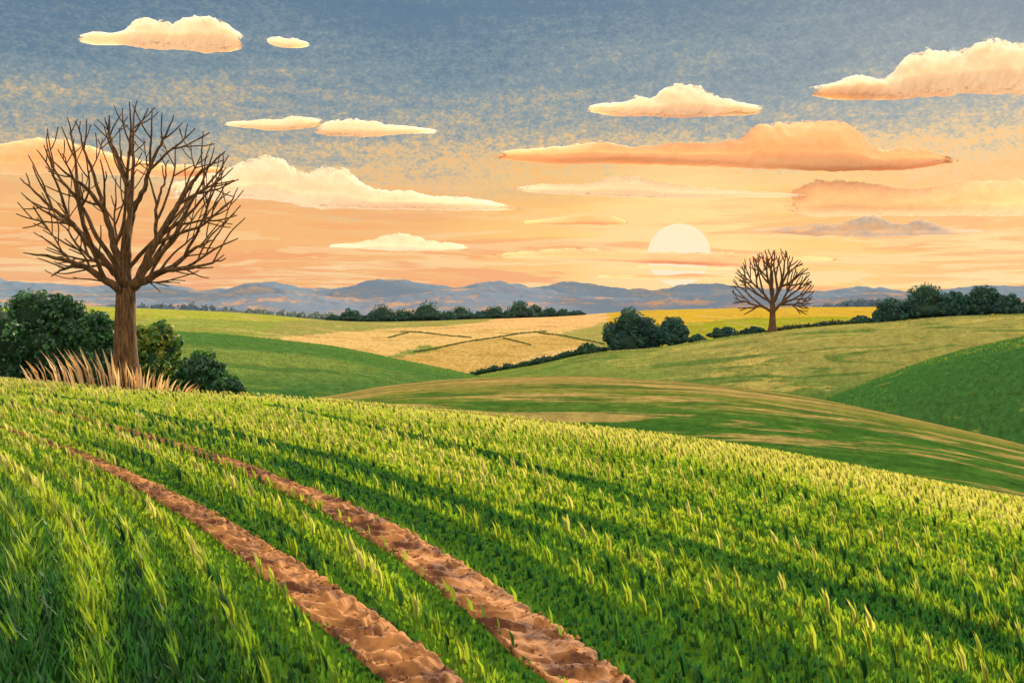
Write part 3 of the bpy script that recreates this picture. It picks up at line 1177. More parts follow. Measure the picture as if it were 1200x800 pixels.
# bushes behind the big bare tree (pixel x of the centre, base y, distance behind the crest, lobes in pixels: dx, top y, half width)
def bush(px, by, back, lobes_px, cols, label, seed, per=80, sub=34, leaf=0.11):
    th_ = float(az_of(px))
    r = float(A.R(th_)) + back
    x, y = r * math.sin(th_), r * math.cos(th_)
    z = float(A.z(x, y))
    m = size_at(px, r)
    zb = EYE - float(ray(px, by)[1]) * r
    lobes = []
    for dx_, ty, hw in lobes_px:
        top = EYE - float(ray(px, ty)[1]) * r - z
        rx = hw * m
        low = -0.2
        rz = max((top - low) / 2, 0.3)
        rz_ = min(rz, rx * 1.25)
        lobes.append((dx_ * m, 0.0 + rx * 0.1 * (seed % 3 - 1), top - rz_, rx, rx * 0.95, rz_))
        if rz > rx * 1.25:
            lobes.append((dx_ * m, 0, (top - 2 * rz_) * 0.55 + 0.3, rx * 1.02, rx, max(0.6, (top - rz_) * 0.6)))
    return make_plant('bush', (x, y, z), lobes, sub, per, leaf, cols, M_BUSH, label, 'bush', 'bushes behind the big bare tree', False, seed, 'foliage', 0.05)


bush(-12, 446, 9, [(0, 349, 34), (-30, 352, 34)], DARKG, 'dark green bush cut by the left edge of the view', 1)
bush(50, 446, 12, [(-12, 337, 27), (22, 344, 22), (2, 372, 44)], DARKG, 'tallest dark green bush with two domed tops left of the bare tree', 2, 90, 40)
bush(112, 449, 10, [(4, 363, 20), (-18, 374, 16), (0, 392, 28)], DARKG, 'dark green bush just left of the trunk of the bare tree', 3)
bush(182, 452, 11, [(-14, 382, 18), (8, 376, 20), (0, 398, 27)], LITG, 'bush with sunlit yellow leaves just right of the trunk', 4)
bush(234, 456, 9, [(0, 411, 24), (16, 424, 16), (-14, 428, 16)], DARKG, 'round low dark bush right of the yellow leaved bush', 5)
bush(268, 459, 7, [(0, 440, 15), (9, 447, 9)], DARKG, 'smallest dark bush at the right end of the row', 6, 60, 26)


# trees and hedges on the far hills
def far_tree(hill, px, top, by, hw, back, cols, label, cat, group, seed, name='tree', lobes_px=None, per=60, sub=30, leaf=0.2, hole=0.0):
    th_ = float(az_of(px))
    r = float(hill.R(th_)) + back
    x, y = r * math.sin(th_), r * math.cos(th_)
    z = float(hill.z(x, y))
    m = size_at(px, r)
    rng = random.Random(seed)
    lobes = []
    lp = lobes_px or [(0, top, hw * 0.72), (-hw * 0.5, top + hw * rng.uniform(0.35, 0.7), hw * 0.52), (hw * 0.5, top + hw * rng.uniform(0.3, 0.7), hw * 0.52)]
    for dx_, ty, w_ in lp:
        tz = EYE - float(ray(px, ty)[1]) * r - z
        rx = w_ * m
        lobes.append((dx_ * m, rng.uniform(-.3, .3) * rx, max(tz - rx * 0.95, 0.25 * rx), rx, rx, min(rx * 0.95, max(tz * 0.7, 0.4))))
        if tz > 2.3 * rx:
            lobes.append((dx_ * m * 0.8, rng.uniform(-.2, .2) * rx, tz * 0.36, rx * 0.98, rx, tz * 0.36))
    skirt = EYE - float(ray(px, min(q[1] for q in lp))[1]) * r - z
    lobes.append((0, -0.2, 0.22 * skirt, hw * m * 1.02, hw * m * 0.9, 0.26 * skirt))
    return make_plant(name, (x, y, z), lobes, sub, per, leaf, cols, M_TREE, label, cat, group, name == 'tree', seed, 'crown' if name == 'tree' else 'foliage', 0.18 if name == 'tree' else 0.06, hole)


ROW = [(391, 369, 9), (411, 361, 14), (449, 356.5, 18), (431, 368, 10), (472, 362, 13), (500, 352, 22), (525, 364, 12), (541, 357, 17), (563, 364, 11), (579, 358, 14),
       (609, 352, 17), (596, 363, 11), (627, 357, 12), (644, 359.5, 10), (659, 362, 10), (675, 364, 10)]
RLAB = ['low round tree at the left end of the far row of trees', 'second tree from the left end of the far row, rounded and low',
        'broad domed tree in the left half of the far row', 'small low tree between two larger ones near the left end of the far row',
        'low tree just left of the tallest tree of the far row', 'tallest and widest tree of the far row, left of its middle',
        'low tree just right of the widest tree of the far row', 'broad low tree at the middle of the far row',
        'small tree just right of the middle of the far row', 'medium tree left of the second tall tree in the far row',
        'second tall tree of the far row, right of its middle', 'short tree tucked before the second tall tree of the far row',
        'medium tree just right of the second tall tree in the far row', 'fourth tree from the right end of the far row, getting shorter',
        'low tree third from the right tip of the far row', 'lowest tree tapering off at the right end of the far row']
for k_, ((px, ty, hw), lab) in enumerate(zip(ROW, RLAB)):
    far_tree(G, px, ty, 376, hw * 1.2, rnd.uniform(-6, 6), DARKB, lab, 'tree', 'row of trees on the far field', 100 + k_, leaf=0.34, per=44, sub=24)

far_tree(Dh, 741, 361, 408, 30, 3, DARKB, 'large round dark tree left of its smaller neighbour on the olive hill', 'tree', 'trees on the olive hill', 131, hole=0.12,
         lobes_px=[(-2, 361, 20), (16, 372, 17), (-22, 379, 14), (-6, 385, 27), (20, 390, 15)], per=70, sub=36)
far_tree(Dh, 788, 371, 406, 19, 4, DARKB, 'smaller round dark tree right of the large round one', 'tree', 'trees on the olive hill', 132, per=70, sub=36)
far_tree(Dh, 689, 401, 415, 18, 3, DARKG, 'low scrubby bush at the foot of the large round tree', 'bush', 'low bushes along the olive hill', 133, 'bush')
far_tree(Dh, 817, 391, 400, 11, 4, DARKB, 'lowest bush between the smaller round tree and the longer hedge bush', 'bush', 'low bushes along the olive hill', 134, 'bush')
far_tree(Dh, 849, 383, 398, 22, 4, DARKB, 'domed hedge bush left of the small bare tree', 'bush', 'low bushes along the olive hill', 135, 'bush')
far_tree(Dh, 884, 382.5, 394, 17, 5, DARKB, 'low hedge bush close beside the trunk of the small bare tree', 'bush', 'low bushes along the olive hill', 136, 'bush')
far_tree(Dh, 1010, 369, 379, 14, 4, DARKB, 'low round bush at the left foot of the big right hand clump', 'bush', 'low bushes along the olive hill', 137, 'bush')
CL = [(1042, 349, 21, 'sloping leafy tree at the left end of the right hand clump'),
      (1087, 331, 28, 'tallest tree of the right hand clump, with a domed top'),
      (1117, 341, 15, 'narrow tree between the two tall domes of the right hand clump'),
      (1149, 334, 22, 'second domed tree of the right hand clump, right of the tallest'),
      (1182, 345, 16, 'lower tree right of the second dome in the right hand clump'),
      (1207, 352, 16, 'low tree of the right hand clump cut by the right edge')]
for k_, (px, ty, hw, lab) in enumerate(CL):
    far_tree(Dh, px, ty, 374, hw, 4 + 2 * (k_ % 2), DARKB, lab, 'tree', 'clump of trees on the right', 150 + k_, hole=0.1 if k_ in (0, 1) else 0, per=70, sub=36)


def hedge(hill, pts, height, width, cols, label, seed, group='hedges between the far fields', leaf=0.16, dens=60, ridge=False):
    rng = np.random.default_rng(seed)
    p = np.array(pts, float)
    k0 = np.linspace(0, len(p) - 1, 40)
    p = np.stack([np.interp(k0, range(len(p)), p[:, 0]), np.interp(k0, range(len(p)), p[:, 1])], -1)
    if ridge:
        x, y, z = hill.on_ridge(p[:, 0], 3.0)
    else:
        x, y, z = hill.hit(p[:, 0], p[:, 1])
    c = resample(np.stack([x, y], -1), 0.6)
    o = empty('hedge', (c[0, 0], c[0, 1], float(hill.z(*c[0]))))
    lobes = []
    for k_ in range(0, len(c), max(1, int(width / 1.4))):
        hh = height * rng.uniform(0.55, 1.15)
        zz2 = float(hill.z(*c[k_]))
        lobes.append((c[k_, 0] + rng.normal(0, width * .12), c[k_, 1] + rng.normal(0, width * .12), zz2 + hh * 0.45, width * rng.uniform(.5, .75), width * rng.uniform(.5, .75), hh * 0.6))
    V, col = leaf_cloud(lobes, 9, max(4, dens // 9), leaf, cols, rng, 0.5)
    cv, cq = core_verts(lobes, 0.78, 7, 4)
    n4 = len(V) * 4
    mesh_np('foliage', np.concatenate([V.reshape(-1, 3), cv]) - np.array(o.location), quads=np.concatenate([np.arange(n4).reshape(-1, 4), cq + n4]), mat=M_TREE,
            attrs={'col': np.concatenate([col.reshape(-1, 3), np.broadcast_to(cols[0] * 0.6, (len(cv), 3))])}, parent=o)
    return tag(o, label, 'hedge', group)


HG = [np.array(lin(x)) * 0.5 for x in ('#55803c', '#76924a', '#a09c54')]
hedge(Dh, [(905, 388), (940, 385), (1000, 379)], 1.0, 1.4, [np.array(lin(x)) * 0.5 for x in ('#3c5a3c', '#65683e', '#8a7a48')], 'brownish low hedge right of the small bare tree', 201, ridge=True)
hedge(Dh, [(556, 441), (600, 432.5), (650, 422.5), (706, 413)], 1.4, 1.8, [np.array(lin(x)) * 0.5 for x in ('#24573a', '#3a6e46', '#56824e')], 'dark green hedge down the left flank of the olive hill', 202, ridge=True)
hedge(G, [(486, 413), (520, 406.5), (545, 401.5), (580, 396.5), (612, 391), (640, 389)], 0.32, 0.32, HG, 'long field hedge crossing the straw yellow fields', 203, leaf=0.16, dens=60)
hedge(G, [(470, 389), (492, 390), (520, 393), (552, 396)], 0.3, 0.3, HG, 'upper field hedge left of where the hedges cross', 204, leaf=0.16, dens=60)
hedge(G, [(632, 391), (660, 394), (690, 400), (708, 404)], 0.32, 0.32, HG, 'field hedge running right to the large round tree', 205, leaf=0.16, dens=60)
hedge(G, [(590, 397), (606, 401), (622, 405)], 0.28, 0.28, HG, 'shortest field hedge below the crossing of the hedges', 206, leaf=0.16, dens=60)
hedge(G, [(455, 396), (478, 390.5)], 0.28, 0.28, HG, 'short field hedge at the upper left of the straw fields', 207, leaf=0.16, dens=60)


# far woods that read as one mass
def wood(pts, R, cols, label, seed, n, mat):
    rng = np.random.default_rng(seed)
    px = np.array([p[0] for p in pts], float)
    fx, ft = smooth_interp(range(len(px)), px), None
    tops = smooth_interp(px, [p[1] for p in pts])
    lobes = []
    for k_ in range(n):
        x_ = rng.uniform(px[0], px[-1])
        r = R + rng.uniform(0, 60)
        th_ = float(az_of(x_))
        tz = EYE - float(ray(x_, tops(x_) + rng.uniform(0, 3))[1]) * r
        gz = -30.0
        rz = max((tz - gz) / 2, 3)
        rx = rng.uniform(7, 12) * R / 1500
        lobes.append((r * math.sin(th_), r * math.cos(th_), gz + rz, rx, rx, rz))
    V, col = leaf_cloud(lobes, 14, 7, 2.6 * R / 1500, cols, rng, 0.45)
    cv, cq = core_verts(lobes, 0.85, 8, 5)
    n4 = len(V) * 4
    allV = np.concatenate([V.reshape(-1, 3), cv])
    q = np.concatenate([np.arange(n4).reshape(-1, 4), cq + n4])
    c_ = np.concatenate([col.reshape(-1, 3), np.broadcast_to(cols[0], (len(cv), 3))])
    return tag(mesh_np('wood', allV, quads=q, mat=mat, attrs={'col': c_}), label, kind='stuff')


BLUEG = [np.array(lin(x)) * 0.42 for x in ('#6b84a0', '#768da6', '#8799a8')]  # distance haze is put into these leaf colours
GREYG = [np.array(lin(x)) * 0.42 for x in ('#7f9490', '#8c9c96', '#9aa698')]  # paled for haze in the leaf colour as well
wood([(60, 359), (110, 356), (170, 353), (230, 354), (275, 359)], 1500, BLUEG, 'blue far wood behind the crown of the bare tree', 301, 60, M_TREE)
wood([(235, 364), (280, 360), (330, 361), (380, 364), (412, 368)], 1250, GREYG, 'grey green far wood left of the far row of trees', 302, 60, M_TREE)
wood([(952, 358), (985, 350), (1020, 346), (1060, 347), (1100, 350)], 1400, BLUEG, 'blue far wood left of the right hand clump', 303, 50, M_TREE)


# ------------------------------------------------------------------ bare trees
def grow(start_paths, fork, centre, radii, step, levels, spread, gap, seed, low_cut):
    """hand-laid limbs, then side branches that run outwards to the edge of a round crown without crowding each other.
    Returns chains: (points, parent chain, index on the parent, limb id, level)"""
    rng = np.random.default_rng(seed)
    centre, radii, fork = np.array(centre), np.array(radii), np.array(fork)

    def inside(p):
        return (((p - centre) / radii) ** 2).sum()
    chains = []
    pts_all = []

    def march(p, d, edge):
        out = [p.copy()]
        for _ in range(80):
            rad = p - fork
            rad = rad / (np.linalg.norm(rad) + 1e-9)
            d = d + 0.09 * rad + np.array([0, 0, 0.005]) + rng.normal(0, 0.075, 3)
            d = d / np.linalg.norm(d)
            p = p + d * step
            if inside(p) > edge or p[2] < low_cut:
                break
            out.append(p.copy())
        return out, d
    for li, (P, parent) in enumerate(start_paths):
        P = [np.array(q) for q in P]
        if li > 0:
            d = P[-1] - P[-2]
            d = d / np.linalg.norm(d)
            more, _ = march(P[-1], d, rng.uniform(0.94, 1.03))
            P = P + more[1:]
            P = [P[0]] + [q + rng.normal(0, step * 0.10, 3) for q in P[1:]]
        pc, pi = (-1, 0) if parent == -1 else parent
        chains.append((P, pc, pi, li, 0))
        pts_all.extend(P)
    grid = [np.array(q) for q in pts_all]
    todo = list(range(1, len(chains)))
    for lev in range(1, levels + 1):
        nxt = []
        cand = []
        for ci in todo:
            P, _, _, li, _ = chains[ci]
            for k_ in range(2, len(P) - 1, 1):
                for sgn in (1, -1):
                    cand.append((ci, k_, sgn))
        order = rng.permutation(len(cand))
        for o_ in order:
            ci, k_, sgn = cand[o_]
            P, _, _, li, _ = chains[ci]
            d = P[min(k_ + 1, len(P) - 1)] - P[k_ - 1]
            d = d / (np.linalg.norm(d) + 1e-9)
            ax = np.array([0, 1.0, 0]) * sgn + rng.normal(0, 0.55, 3)
            ax = ax - d * ax.dot(d)
            ax = ax / (np.linalg.norm(ax) + 1e-9)
            an = math.radians(rng.uniform(*spread))
            nd = d * math.cos(an) + np.cross(ax, d) * math.sin(an)
            rad = P[k_] - fork
            rad = rad / (np.linalg.norm(rad) + 1e-9)
            if nd.dot(rad) < 0.2:
                continue
            g = gap[min(lev - 1, len(gap) - 1)]
            if lev >= 3 and inside(P[k_]) < 0.42:
                continue
            probe = P[k_] + nd * g * 1.5
            if inside(probe) > 1.0 or probe[2] < low_cut:
                continue
            G = np.array(grid)
            if (((G - probe) * np.array([1, 0.3, 1])) ** 2).sum(1).min() < (0.55 * g) ** 2:
                continue
            pts, _ = march(P[k_], nd, rng.uniform(0.9, 1.06))
            if len(pts) < 3:
                continue
            chains.append((pts, ci, k_, li, lev))
            grid.extend(pts[1:])
            nxt.append(len(chains) - 1)
        todo = todo + nxt
    return chains


def bare_tree(base, start_paths, fork, centre, radii, step, levels, spread, gap, tip, taper, seed, label, base_r, sides, low_cut, limb_r):
    chains = grow(start_paths, fork, centre, radii, step, levels, spread, gap, seed, low_cut)
    rads = []
    by = {}
    for P, pc, pi, li, lev in chains:
        P = np.array(P)
        n = len(P)
        s = np.concatenate(([0], np.cumsum(np.linalg.norm(np.diff(P, axis=0), axis=1))))
        if li == 0:
            r = np.interp(s, [0, s[-1]], [base_r * 1.04, base_r * 0.78])
            r = r * (1 + 0.75 * np.exp(-np.maximum(P[:, 2], 0) / (base_r * 1.3)))
        else:
            L = s[-1]
            r0 = (limb_r[li - 1] if lev == 0 else tip + taper * L)
            if pc > 0:
                r0 = min(r0, rads[pc][min(pi, len(rads[pc]) - 1)] * 0.85)
            r = tip + (r0 - tip) * (1 - s / max(L, 1e-6)) ** 0.9
        rads.append(r)
        if pc >= 0:
            q = np.array(chains[pc][0][pi])
            if np.linalg.norm(q - P[0]) > 1e-4:
                P = np.concatenate([[q], P])
                r = np.concatenate([[r[0]], r])
        by.setdefault(li, []).append((P, r))
    o = empty('bare_tree', base)
    for lid, paths in sorted(by.items()):
        v, q = tube_mesh(paths, sides if lid else sides * 2)
        mesh_np('trunk' if lid == 0 else 'limb', v, quads=q, mat=M_BARK, smooth=True, parent=o)
    print('bare tree chains', len(chains))
    return tag(o, label, 'tree', 'bare trees')


def tree_from_px(hill, px, by, back, m_paths, crown_px, **kw):
    th_ = float(az_of(px))
    r = float(hill.R(th_)) + back
    bx, by_, = r * math.sin(th_), r * math.cos(th_)
    bz = float(hill.z(bx, by_))
    m = r / F

    def loc(p, depth=0.0):
        # x across, y away from the camera, z up, relative to the base
        ax = np.array([math.cos(th_), -math.sin(th_), 0])
        ay = np.array([math.sin(th_), math.cos(th_), 0])
        zz3 = EYE - float(ray(px, p[1])[1]) * r - bz
        return ax * (p[0] - px) * m + ay * depth + np.array([0, 0, zz3])
    paths = []
    for pts, parent, dep in m_paths:
        P = np.array([loc(p, dep * (k_ + 1) / len(pts) if parent != -1 else 0.0) for k_, p in enumerate(pts)])
        if parent == -1:
            P[0, 2] = -0.3
        # densify
        s = np.concatenate(([0], np.cumsum(np.linalg.norm(np.diff(P, axis=0), axis=1))))
        nn = max(3, int(s[-1] / kw['step']) + 1)
        q = np.linspace(0, s[-1], nn)
        P = np.stack([np.interp(q, s, P[:, k_]) for k_ in range(3)], -1)
        paths.append((P, parent))
    # joints: index along the parent path
    res = []
    for P, parent in paths:
        if parent == -1:
            res.append((P, -1))
        else:
            pp = res[parent][0]
            j = int(np.linalg.norm(pp - P[0], axis=1).argmin())
            res.append((P[1:] if np.linalg.norm(pp[j] - P[0]) < kw['step'] * 1.5 else P, (parent, j)))
    cx, cy, rx, rz = crown_px
    c = loc((cx, cy))
    fk = loc(kw.pop('fork_px'))
    return bare_tree((bx, by_, bz), res, fk, c, (rx * m, rx * m * 0.6, rz * m), **kw)


BIG = [
    ([(148, 452), (147, 420), (147, 385), (148, 350), (148, 337)], -1, 0),
    ([(147, 345), (135, 334), (109, 314), (90, 306), (71, 302), (50, 300)], 0, -1.2),
    ([(148, 338), (140, 322), (114, 288), (95, 262), (74, 244)], 0, 1.3),
    ([(148, 337), (140, 300), (128, 250), (112, 226), (92, 210)], 0, -1.4),
    ([(148, 337), (149, 285), (155, 250), (151, 208), (140, 178)], 0, 1.0),
    ([(155, 250), (168, 222), (176, 190), (190, 160)], 4, -1.2),
    ([(128, 250), (116, 200), (108, 175)], 3, 1.0),
    ([(149, 337), (160, 330), (176, 290), (200, 245), (216, 214), (232, 196)], 0, -1.0),
    ([(149, 341), (166, 330), (200, 309), (222, 288), (244, 276)], 0, 1.2),
    ([(190, 316), (214, 314), (236, 308)], 8, -1.3),
    ([(180, 280), (180, 245), (186, 220)], 7, 1.5),
    ([(100, 310), (84, 316), (74, 324)], 1, 0.8),
    ([(114, 288), (106, 262), (104, 240)], 2, -1.3),
]
tree_from_px(A, 148, 452, -1.5, BIG, (155, 238, 122, 110), fork_px=(148, 345), step=0.26, levels=4, spread=(24, 44), gap=(1.8, 1.25, 0.72, 0.62), tip=0.026, taper=0.016, seed=5,
             label='big bare tree with a wide round crown of twigs standing by the bushes', base_r=0.60, sides=6, low_cut=3.9,
             limb_r=[.22, .22, .24, .32, .16, .12, .27, .23, .13, .11, .10, .10])
SMALL = [
    ([(905, 389), (905, 378), (905, 366), (905, 356)], -1, 0),
    ([(905, 366), (897, 360), (888, 358), (876, 354)], 0, -1),
    ([(905, 358), (897, 346), (888, 336), (876, 326)], 0, 1),
    ([(905, 356), (905, 340), (904, 320), (900, 306)], 0, -0.6),
    ([(905, 356), (913, 338), (920, 322), (924, 310)], 0, 0.8),
    ([(905, 366), (914, 356), (926, 344), (938, 336)], 0, -1),
    ([(914, 357), (924, 357), (934, 355)], 5, 1),
    ([(888, 336), (886, 318), (884, 308)], 2, 0.8),
]
tree_from_px(Dh, 905, 389, -1.0, SMALL, (905, 340, 47, 47), fork_px=(905, 366), step=0.42, levels=3, spread=(24, 44), gap=(1.5, 1.2, 1.0), tip=0.085, taper=0.03, seed=8,
             label='small bare tree with a round crown standing alone on the far hill', base_r=0.60, sides=5, low_cut=3.0,
             limb_r=[.30, .30, .38, .38, .32, .2, .2])

# ------------------------------------------------------------------ dry grass at the foot of the big tree
th_t = float(az_of(148))
STR = [np.array(lin(x)) * 0.75 for x in ('#b4855c', '#dfb984', '#f2d69e')]
spots = [(36, -.5), (46, -.5), (56, -.5), (66, -.55), (72, -.6), (80, -.55), (87, -.5), (94, -.45), (100, -.5), (106, -.45), (111, -.4), (118, -.35), (124, -.35),
         (130, -.3), (136, -.2), (142, -.15), (148, -.1), (155, .0), (161, -.2), (166, .05), (172, .1), (178, .12), (184, .2), (191, .3), (198, .4), (205, .45), (212, .6),
         (219, .8), (228, .7)]
for k_, (px, ln0) in enumerate(spots):
    th_ = float(az_of(px))
    r = float(A.R(th_)) - 2.6 - 0.3 * (k_ % 3)
    x, y = r * math.sin(th_), r * math.cos(th_)
    z = float(A.z(x, y))
    hh = 1.75 * math.exp(-((px - 112) / 62.0) ** 2 / 1.3) * rnd.uniform(0.85, 1.1) + 0.45
    rng = np.random.default_rng(400 + k_)
    nb = 4
    P = rng.normal(0, 0.06, (nb, 2))
    h_ = hh * rng.uniform(0.5, 1.0, nb)
    h_[0] = hh
    lean = np.stack([(ln0 + rng.normal(0, 0.07, nb)) * h_, rng.normal(0, 0.15, nb) * h_], -1)
    t = rng.uniform(0, 1.99, nb)
    i = t.astype(int)
    f = (t - i)[:, None]
    c = np.array(STR)
    o = blades('dry_grass', P, np.zeros(nb), h_, rng.uniform(0.07, 0.14, nb), lean, c[i] * (1 - f) + c[i + 1] * f, M_STRAW,
               ('dry straw tuft leaning left, in front of the bushes left of the trunk' if ln0 < -.3 else
                'dry straw tuft leaning right, in front of the bushes right of the trunk' if ln0 > .25 else
                'upright dry straw tuft at the foot of the big bare trunk'), None, 'dry grass')
    o.location = (x, y, z)
    o['group'] = ('straw tufts leaning left' if ln0 < -.3 else 'straw tufts leaning right' if ln0 > .25 else 'upright straw tufts at the trunk')


# ------------------------------------------------------------------ clouds and the sun disc
def cloud_material(name, c_a, c_b, holes=0.0, hscale=0.02):
    m, nt = mat_new(name)
    geo = nt.n('ShaderNodeNewGeometry')
    nz = nt.noise(nt.mapping(geo.outputs['Position'], (0.004, 0.004, 0.010)), 1.0, 6, 0.7)
    bs = nt.n('ShaderNodeBsdfPrincipled')
    bs.subsurface_method = 'RANDOM_WALK'
    nt.l(nt.mix(nt.mapr(nz, 0.35, 0.65), c_a, c_b), bs.inputs['Base Color'])
    bs.inputs['Subsurface Weight'].default_value = 1.0
    bs.inputs['Subsurface Radius'].default_value = (1.0, 0.9, 0.75)
    bs.inputs['Subsurface Scale'].default_value = 300.0
    bs.inputs['Subsurface Anisotropy'].default_value = 0.3
    bs.inputs['Roughness'].default_value = 1.0
    bs.inputs['Specular IOR Level'].default_value = 0.0
    mx = bs
    out = mx.outputs[0]
    # the rim is thin ragged vapour that the sky shows through
    ed = nt.n('ShaderNodeAttribute', attribute_name='rim')
    n2 = nt.noise(nt.mapping(geo.outputs['Position'], (hscale, hscale, hscale * 1.9)), 1.0, 5, 0.72, 0.8)
    n3 = nt.noise(nt.mapping(geo.outputs['Position'], (hscale * .22, hscale * .22, hscale * .5)), 1.0, 4, 0.6)
    v = nt.math('ADD', nt.math('MULTIPLY', n2, 0.6), nt.math('MULTIPLY', n3, 0.4))
    v = nt.math('ADD', v, nt.math('MULTIPLY', ed.outputs['Fac'], 0.55))
    tp = nt.n('ShaderNodeBsdfTransparent')
    m2 = nt.n('ShaderNodeMixShader')
    lo = 0.74 - 0.13 * holes
    nt.l(nt.mapr(v, lo, lo + 0.10, 0, 1, True), m2.inputs[0])
    nt.l(out.outputs[0] if hasattr(out, 'outputs') else out, m2.inputs[1])
    nt.l(tp.outputs[0], m2.inputs[2])
    out = m2.outputs[0]
    finish(nt, out)
    return m


CREAM = cloud_material('cloud_cream', (0.66, 0.50, 0.33, 1), (0.63, 0.46, 0.29, 1), 0.95, 0.02)
PEACH = cloud_material('cloud_peach', (0.70, 0.36, 0.17, 1), (0.67, 0.33, 0.14, 1), 0.35, 0.02)
BANK = cloud_material('cloud_bank', (0.80, 0.50, 0.25, 1), (0.78, 0.47, 0.22, 1), 0.6, 0.02)
MAUVE = cloud_material('cloud_mauve', (0.26, 0.22, 0.20, 1), (0.46, 0.29, 0.15, 1), 0.35, 0.02)


def cloud(prof, R, mat, label, seed, rough=1.0):
    """prof: list of (x, top y, bottom y); a lens-shaped body with real depth, its skin broken up by noise"""
    px = np.array([p[0] for p in prof], float)
    ft, fb = smooth_interp(px, [p[1] for p in prof]), smooth_interp(px, [p[2] for p in prof])
    nx, na = max(80, int((px[-1] - px[0]) / 0.8)), 56
    xs = np.linspace(px[0], px[-1], nx)
    m = R / F
    th_ = az_of(xs)
    top = EYE - ray(xs, ft(xs))[1] * R
    bot = EYE - ray(xs, fb(xs))[1] * R
    top = np.maximum(top, bot + 2)
    hgt = top - bot
    a = np.linspace(0, 2 * math.pi, na, endpoint=False)
    env = np.clip(np.minimum(xs - px[0], px[-1] - xs) / (0.12 * (px[-1] - px[0])), 0.02, 1) ** 0.6
    hmax = hgt.max()
    dep = (0.5 * hgt + 0.6 * hmax) * env
    Z = np.empty((nx, na))
    Y = np.empty((nx, na))
    ca, sa = np.cos(a), np.sin(a)
    mid = bot + hgt * 0.22
    Z = np.where(sa[None, :] > 0, mid[:, None] + (top - mid)[:, None] * sa[None, :], mid[:, None] + (mid - bot)[:, None] * sa[None, :])
    Y = dep[:, None] * ca[None, :]
    XX = np.broadcast_to((xs * m)[:, None], Z.shape)
    nz = fbm(XX / 120 + Y / 400, Z / 130 + Y / 400, seed, 4) - 0.5
    nz2 = fbm(XX / 26 + Y / 40, Z / 22 + Y / 40, seed + 5, 4) - 0.5
    amp = (np.clip(hgt, 30, 200) * env)[:, None] * rough
    puff = 0.32 - np.abs(fbm(XX / 75 + Y / 110, Z / 75 + Y / 90, seed + 9, 3) - 0.5) * 3.2
    face = np.abs(sa[None, :]) ** 2
    Z = Z + (nz * 0.5 + puff * 0.16 * face + nz2 * 0.16 * face) * amp * np.where(sa[None, :] > 0, 1, 0.5)
    Y = Y + (fbm(XX / 260, Z / 200, seed + 3, 3) - 0.5) * amp * 0.6
    RR = R + Y
    TH = th_[:, None] * np.ones_like(Z)
    X, Yw = RR * np.sin(TH), RR * np.cos(TH)
    i = np.arange(nx * na).reshape(nx, na)
    j = np.roll(i, -1, 1)
    q = np.stack([i[:-1], j[:-1], j[1:], i[1:]], -1).reshape(-1, 4)
    V = np.stack([X, Yw, Z], -1)
    c = V.mean((0, 1))
    endr = np.clip(1 - np.minimum(xs - px[0], px[-1] - xs) / (0.10 * (px[-1] - px[0])), 0, 1)
    rim = np.maximum(np.where(sa > 0, np.abs(sa) ** 5, 0.2 * np.abs(sa) ** 6)[None, :] * np.ones((nx, 1)), 0.75 * endr[:, None])
    o = mesh_np('cloud', (V - c).reshape(-1, 3), quads=q, mat=mat, smooth=True, attrs={'rim': rim.ravel()})
    o.location = c
    return tag(o, label, 'cloud')


cloud([(88, 45, 47), (120, 41, 48), (148, 39, 49), (158, 30, 51), (172, 24.5, 53), (190, 27, 54), (205, 30, 54), (222, 22, 56), (243, 20, 57), (264, 25, 56), (280, 37, 55),
       (290, 42, 54), (296, 46, 48)], 12000, CREAM, 'cream cloud with two humps at the top left of the sky', 1)
cloud([(313, 47, 48), (325, 44, 53), (340, 45, 55), (355, 48, 55), (367, 52, 53)], 12000, CREAM, 'tiny cream cloud scrap beside the two humped cloud', 2)
cloud([(261, 145, 146), (290, 142, 149), (320, 139, 152), (345, 136, 151), (370, 138, 147), (384, 142, 144)], 12000, CREAM, 'thin cream cloud wisp just right of the crown of the big bare tree', 3, 0.8)
cloud([(364, 152, 154), (380, 145, 157), (410, 140, 158), (430, 140, 159), (460, 146, 157), (490, 150, 155), (520, 154, 155)], 12050, CREAM, 'flat lens shaped cream cloud right of the thin wisp', 4, 0.8)
cloud([(678, 126, 128), (700, 124, 130), (725, 121, 133), (745, 114, 134), (765, 117, 134), (778, 105, 134), (800, 100, 135), (820, 102, 134), (836, 113, 134), (860, 121, 132), (885, 124, 131),
       (900, 128, 129)], 12000, CREAM, 'cream cloud with one central dome above the orange cloud', 5)
cloud([(929, 106, 108), (970, 100, 111), (1010, 92, 112), (1045, 86, 112), (1056, 68, 111), (1080, 60, 109), (1110, 60, 107), (1130, 55, 105), (1160, 47, 105), (1195, 50, 106), (1240, 55, 106),
       (1290, 70, 106), (1340, 100, 106)], 12300, CREAM, 'largest cream cloud rising to the right edge of the sky', 6)
cloud([(566, 181, 183), (600, 177, 186), (650, 174, 189), (700, 168, 189), (735, 173, 189), (790, 169, 191), (850, 166, 193), (868, 160, 194), (880, 148, 195), (915, 145, 196), (950, 142, 198),
       (990, 144, 198), (1008, 158, 197), (1020, 171, 197), (1060, 174, 196), (1100, 180, 191), (1130, 186, 188)], 12400, PEACH, 'long orange cloud with a broad block of a hump above the sun', 7, 0.6)
cloud([(-80, 172, 200), (-20, 165, 200), (10, 168, 203), (35, 162, 203), (70, 162, 201), (110, 172, 203), (150, 184, 204), (200, 193, 206), (250, 196, 206), (290, 202, 205)], 12400, PEACH,
      'orange cloud bank behind the crown of the big bare tree', 8, 0.5)
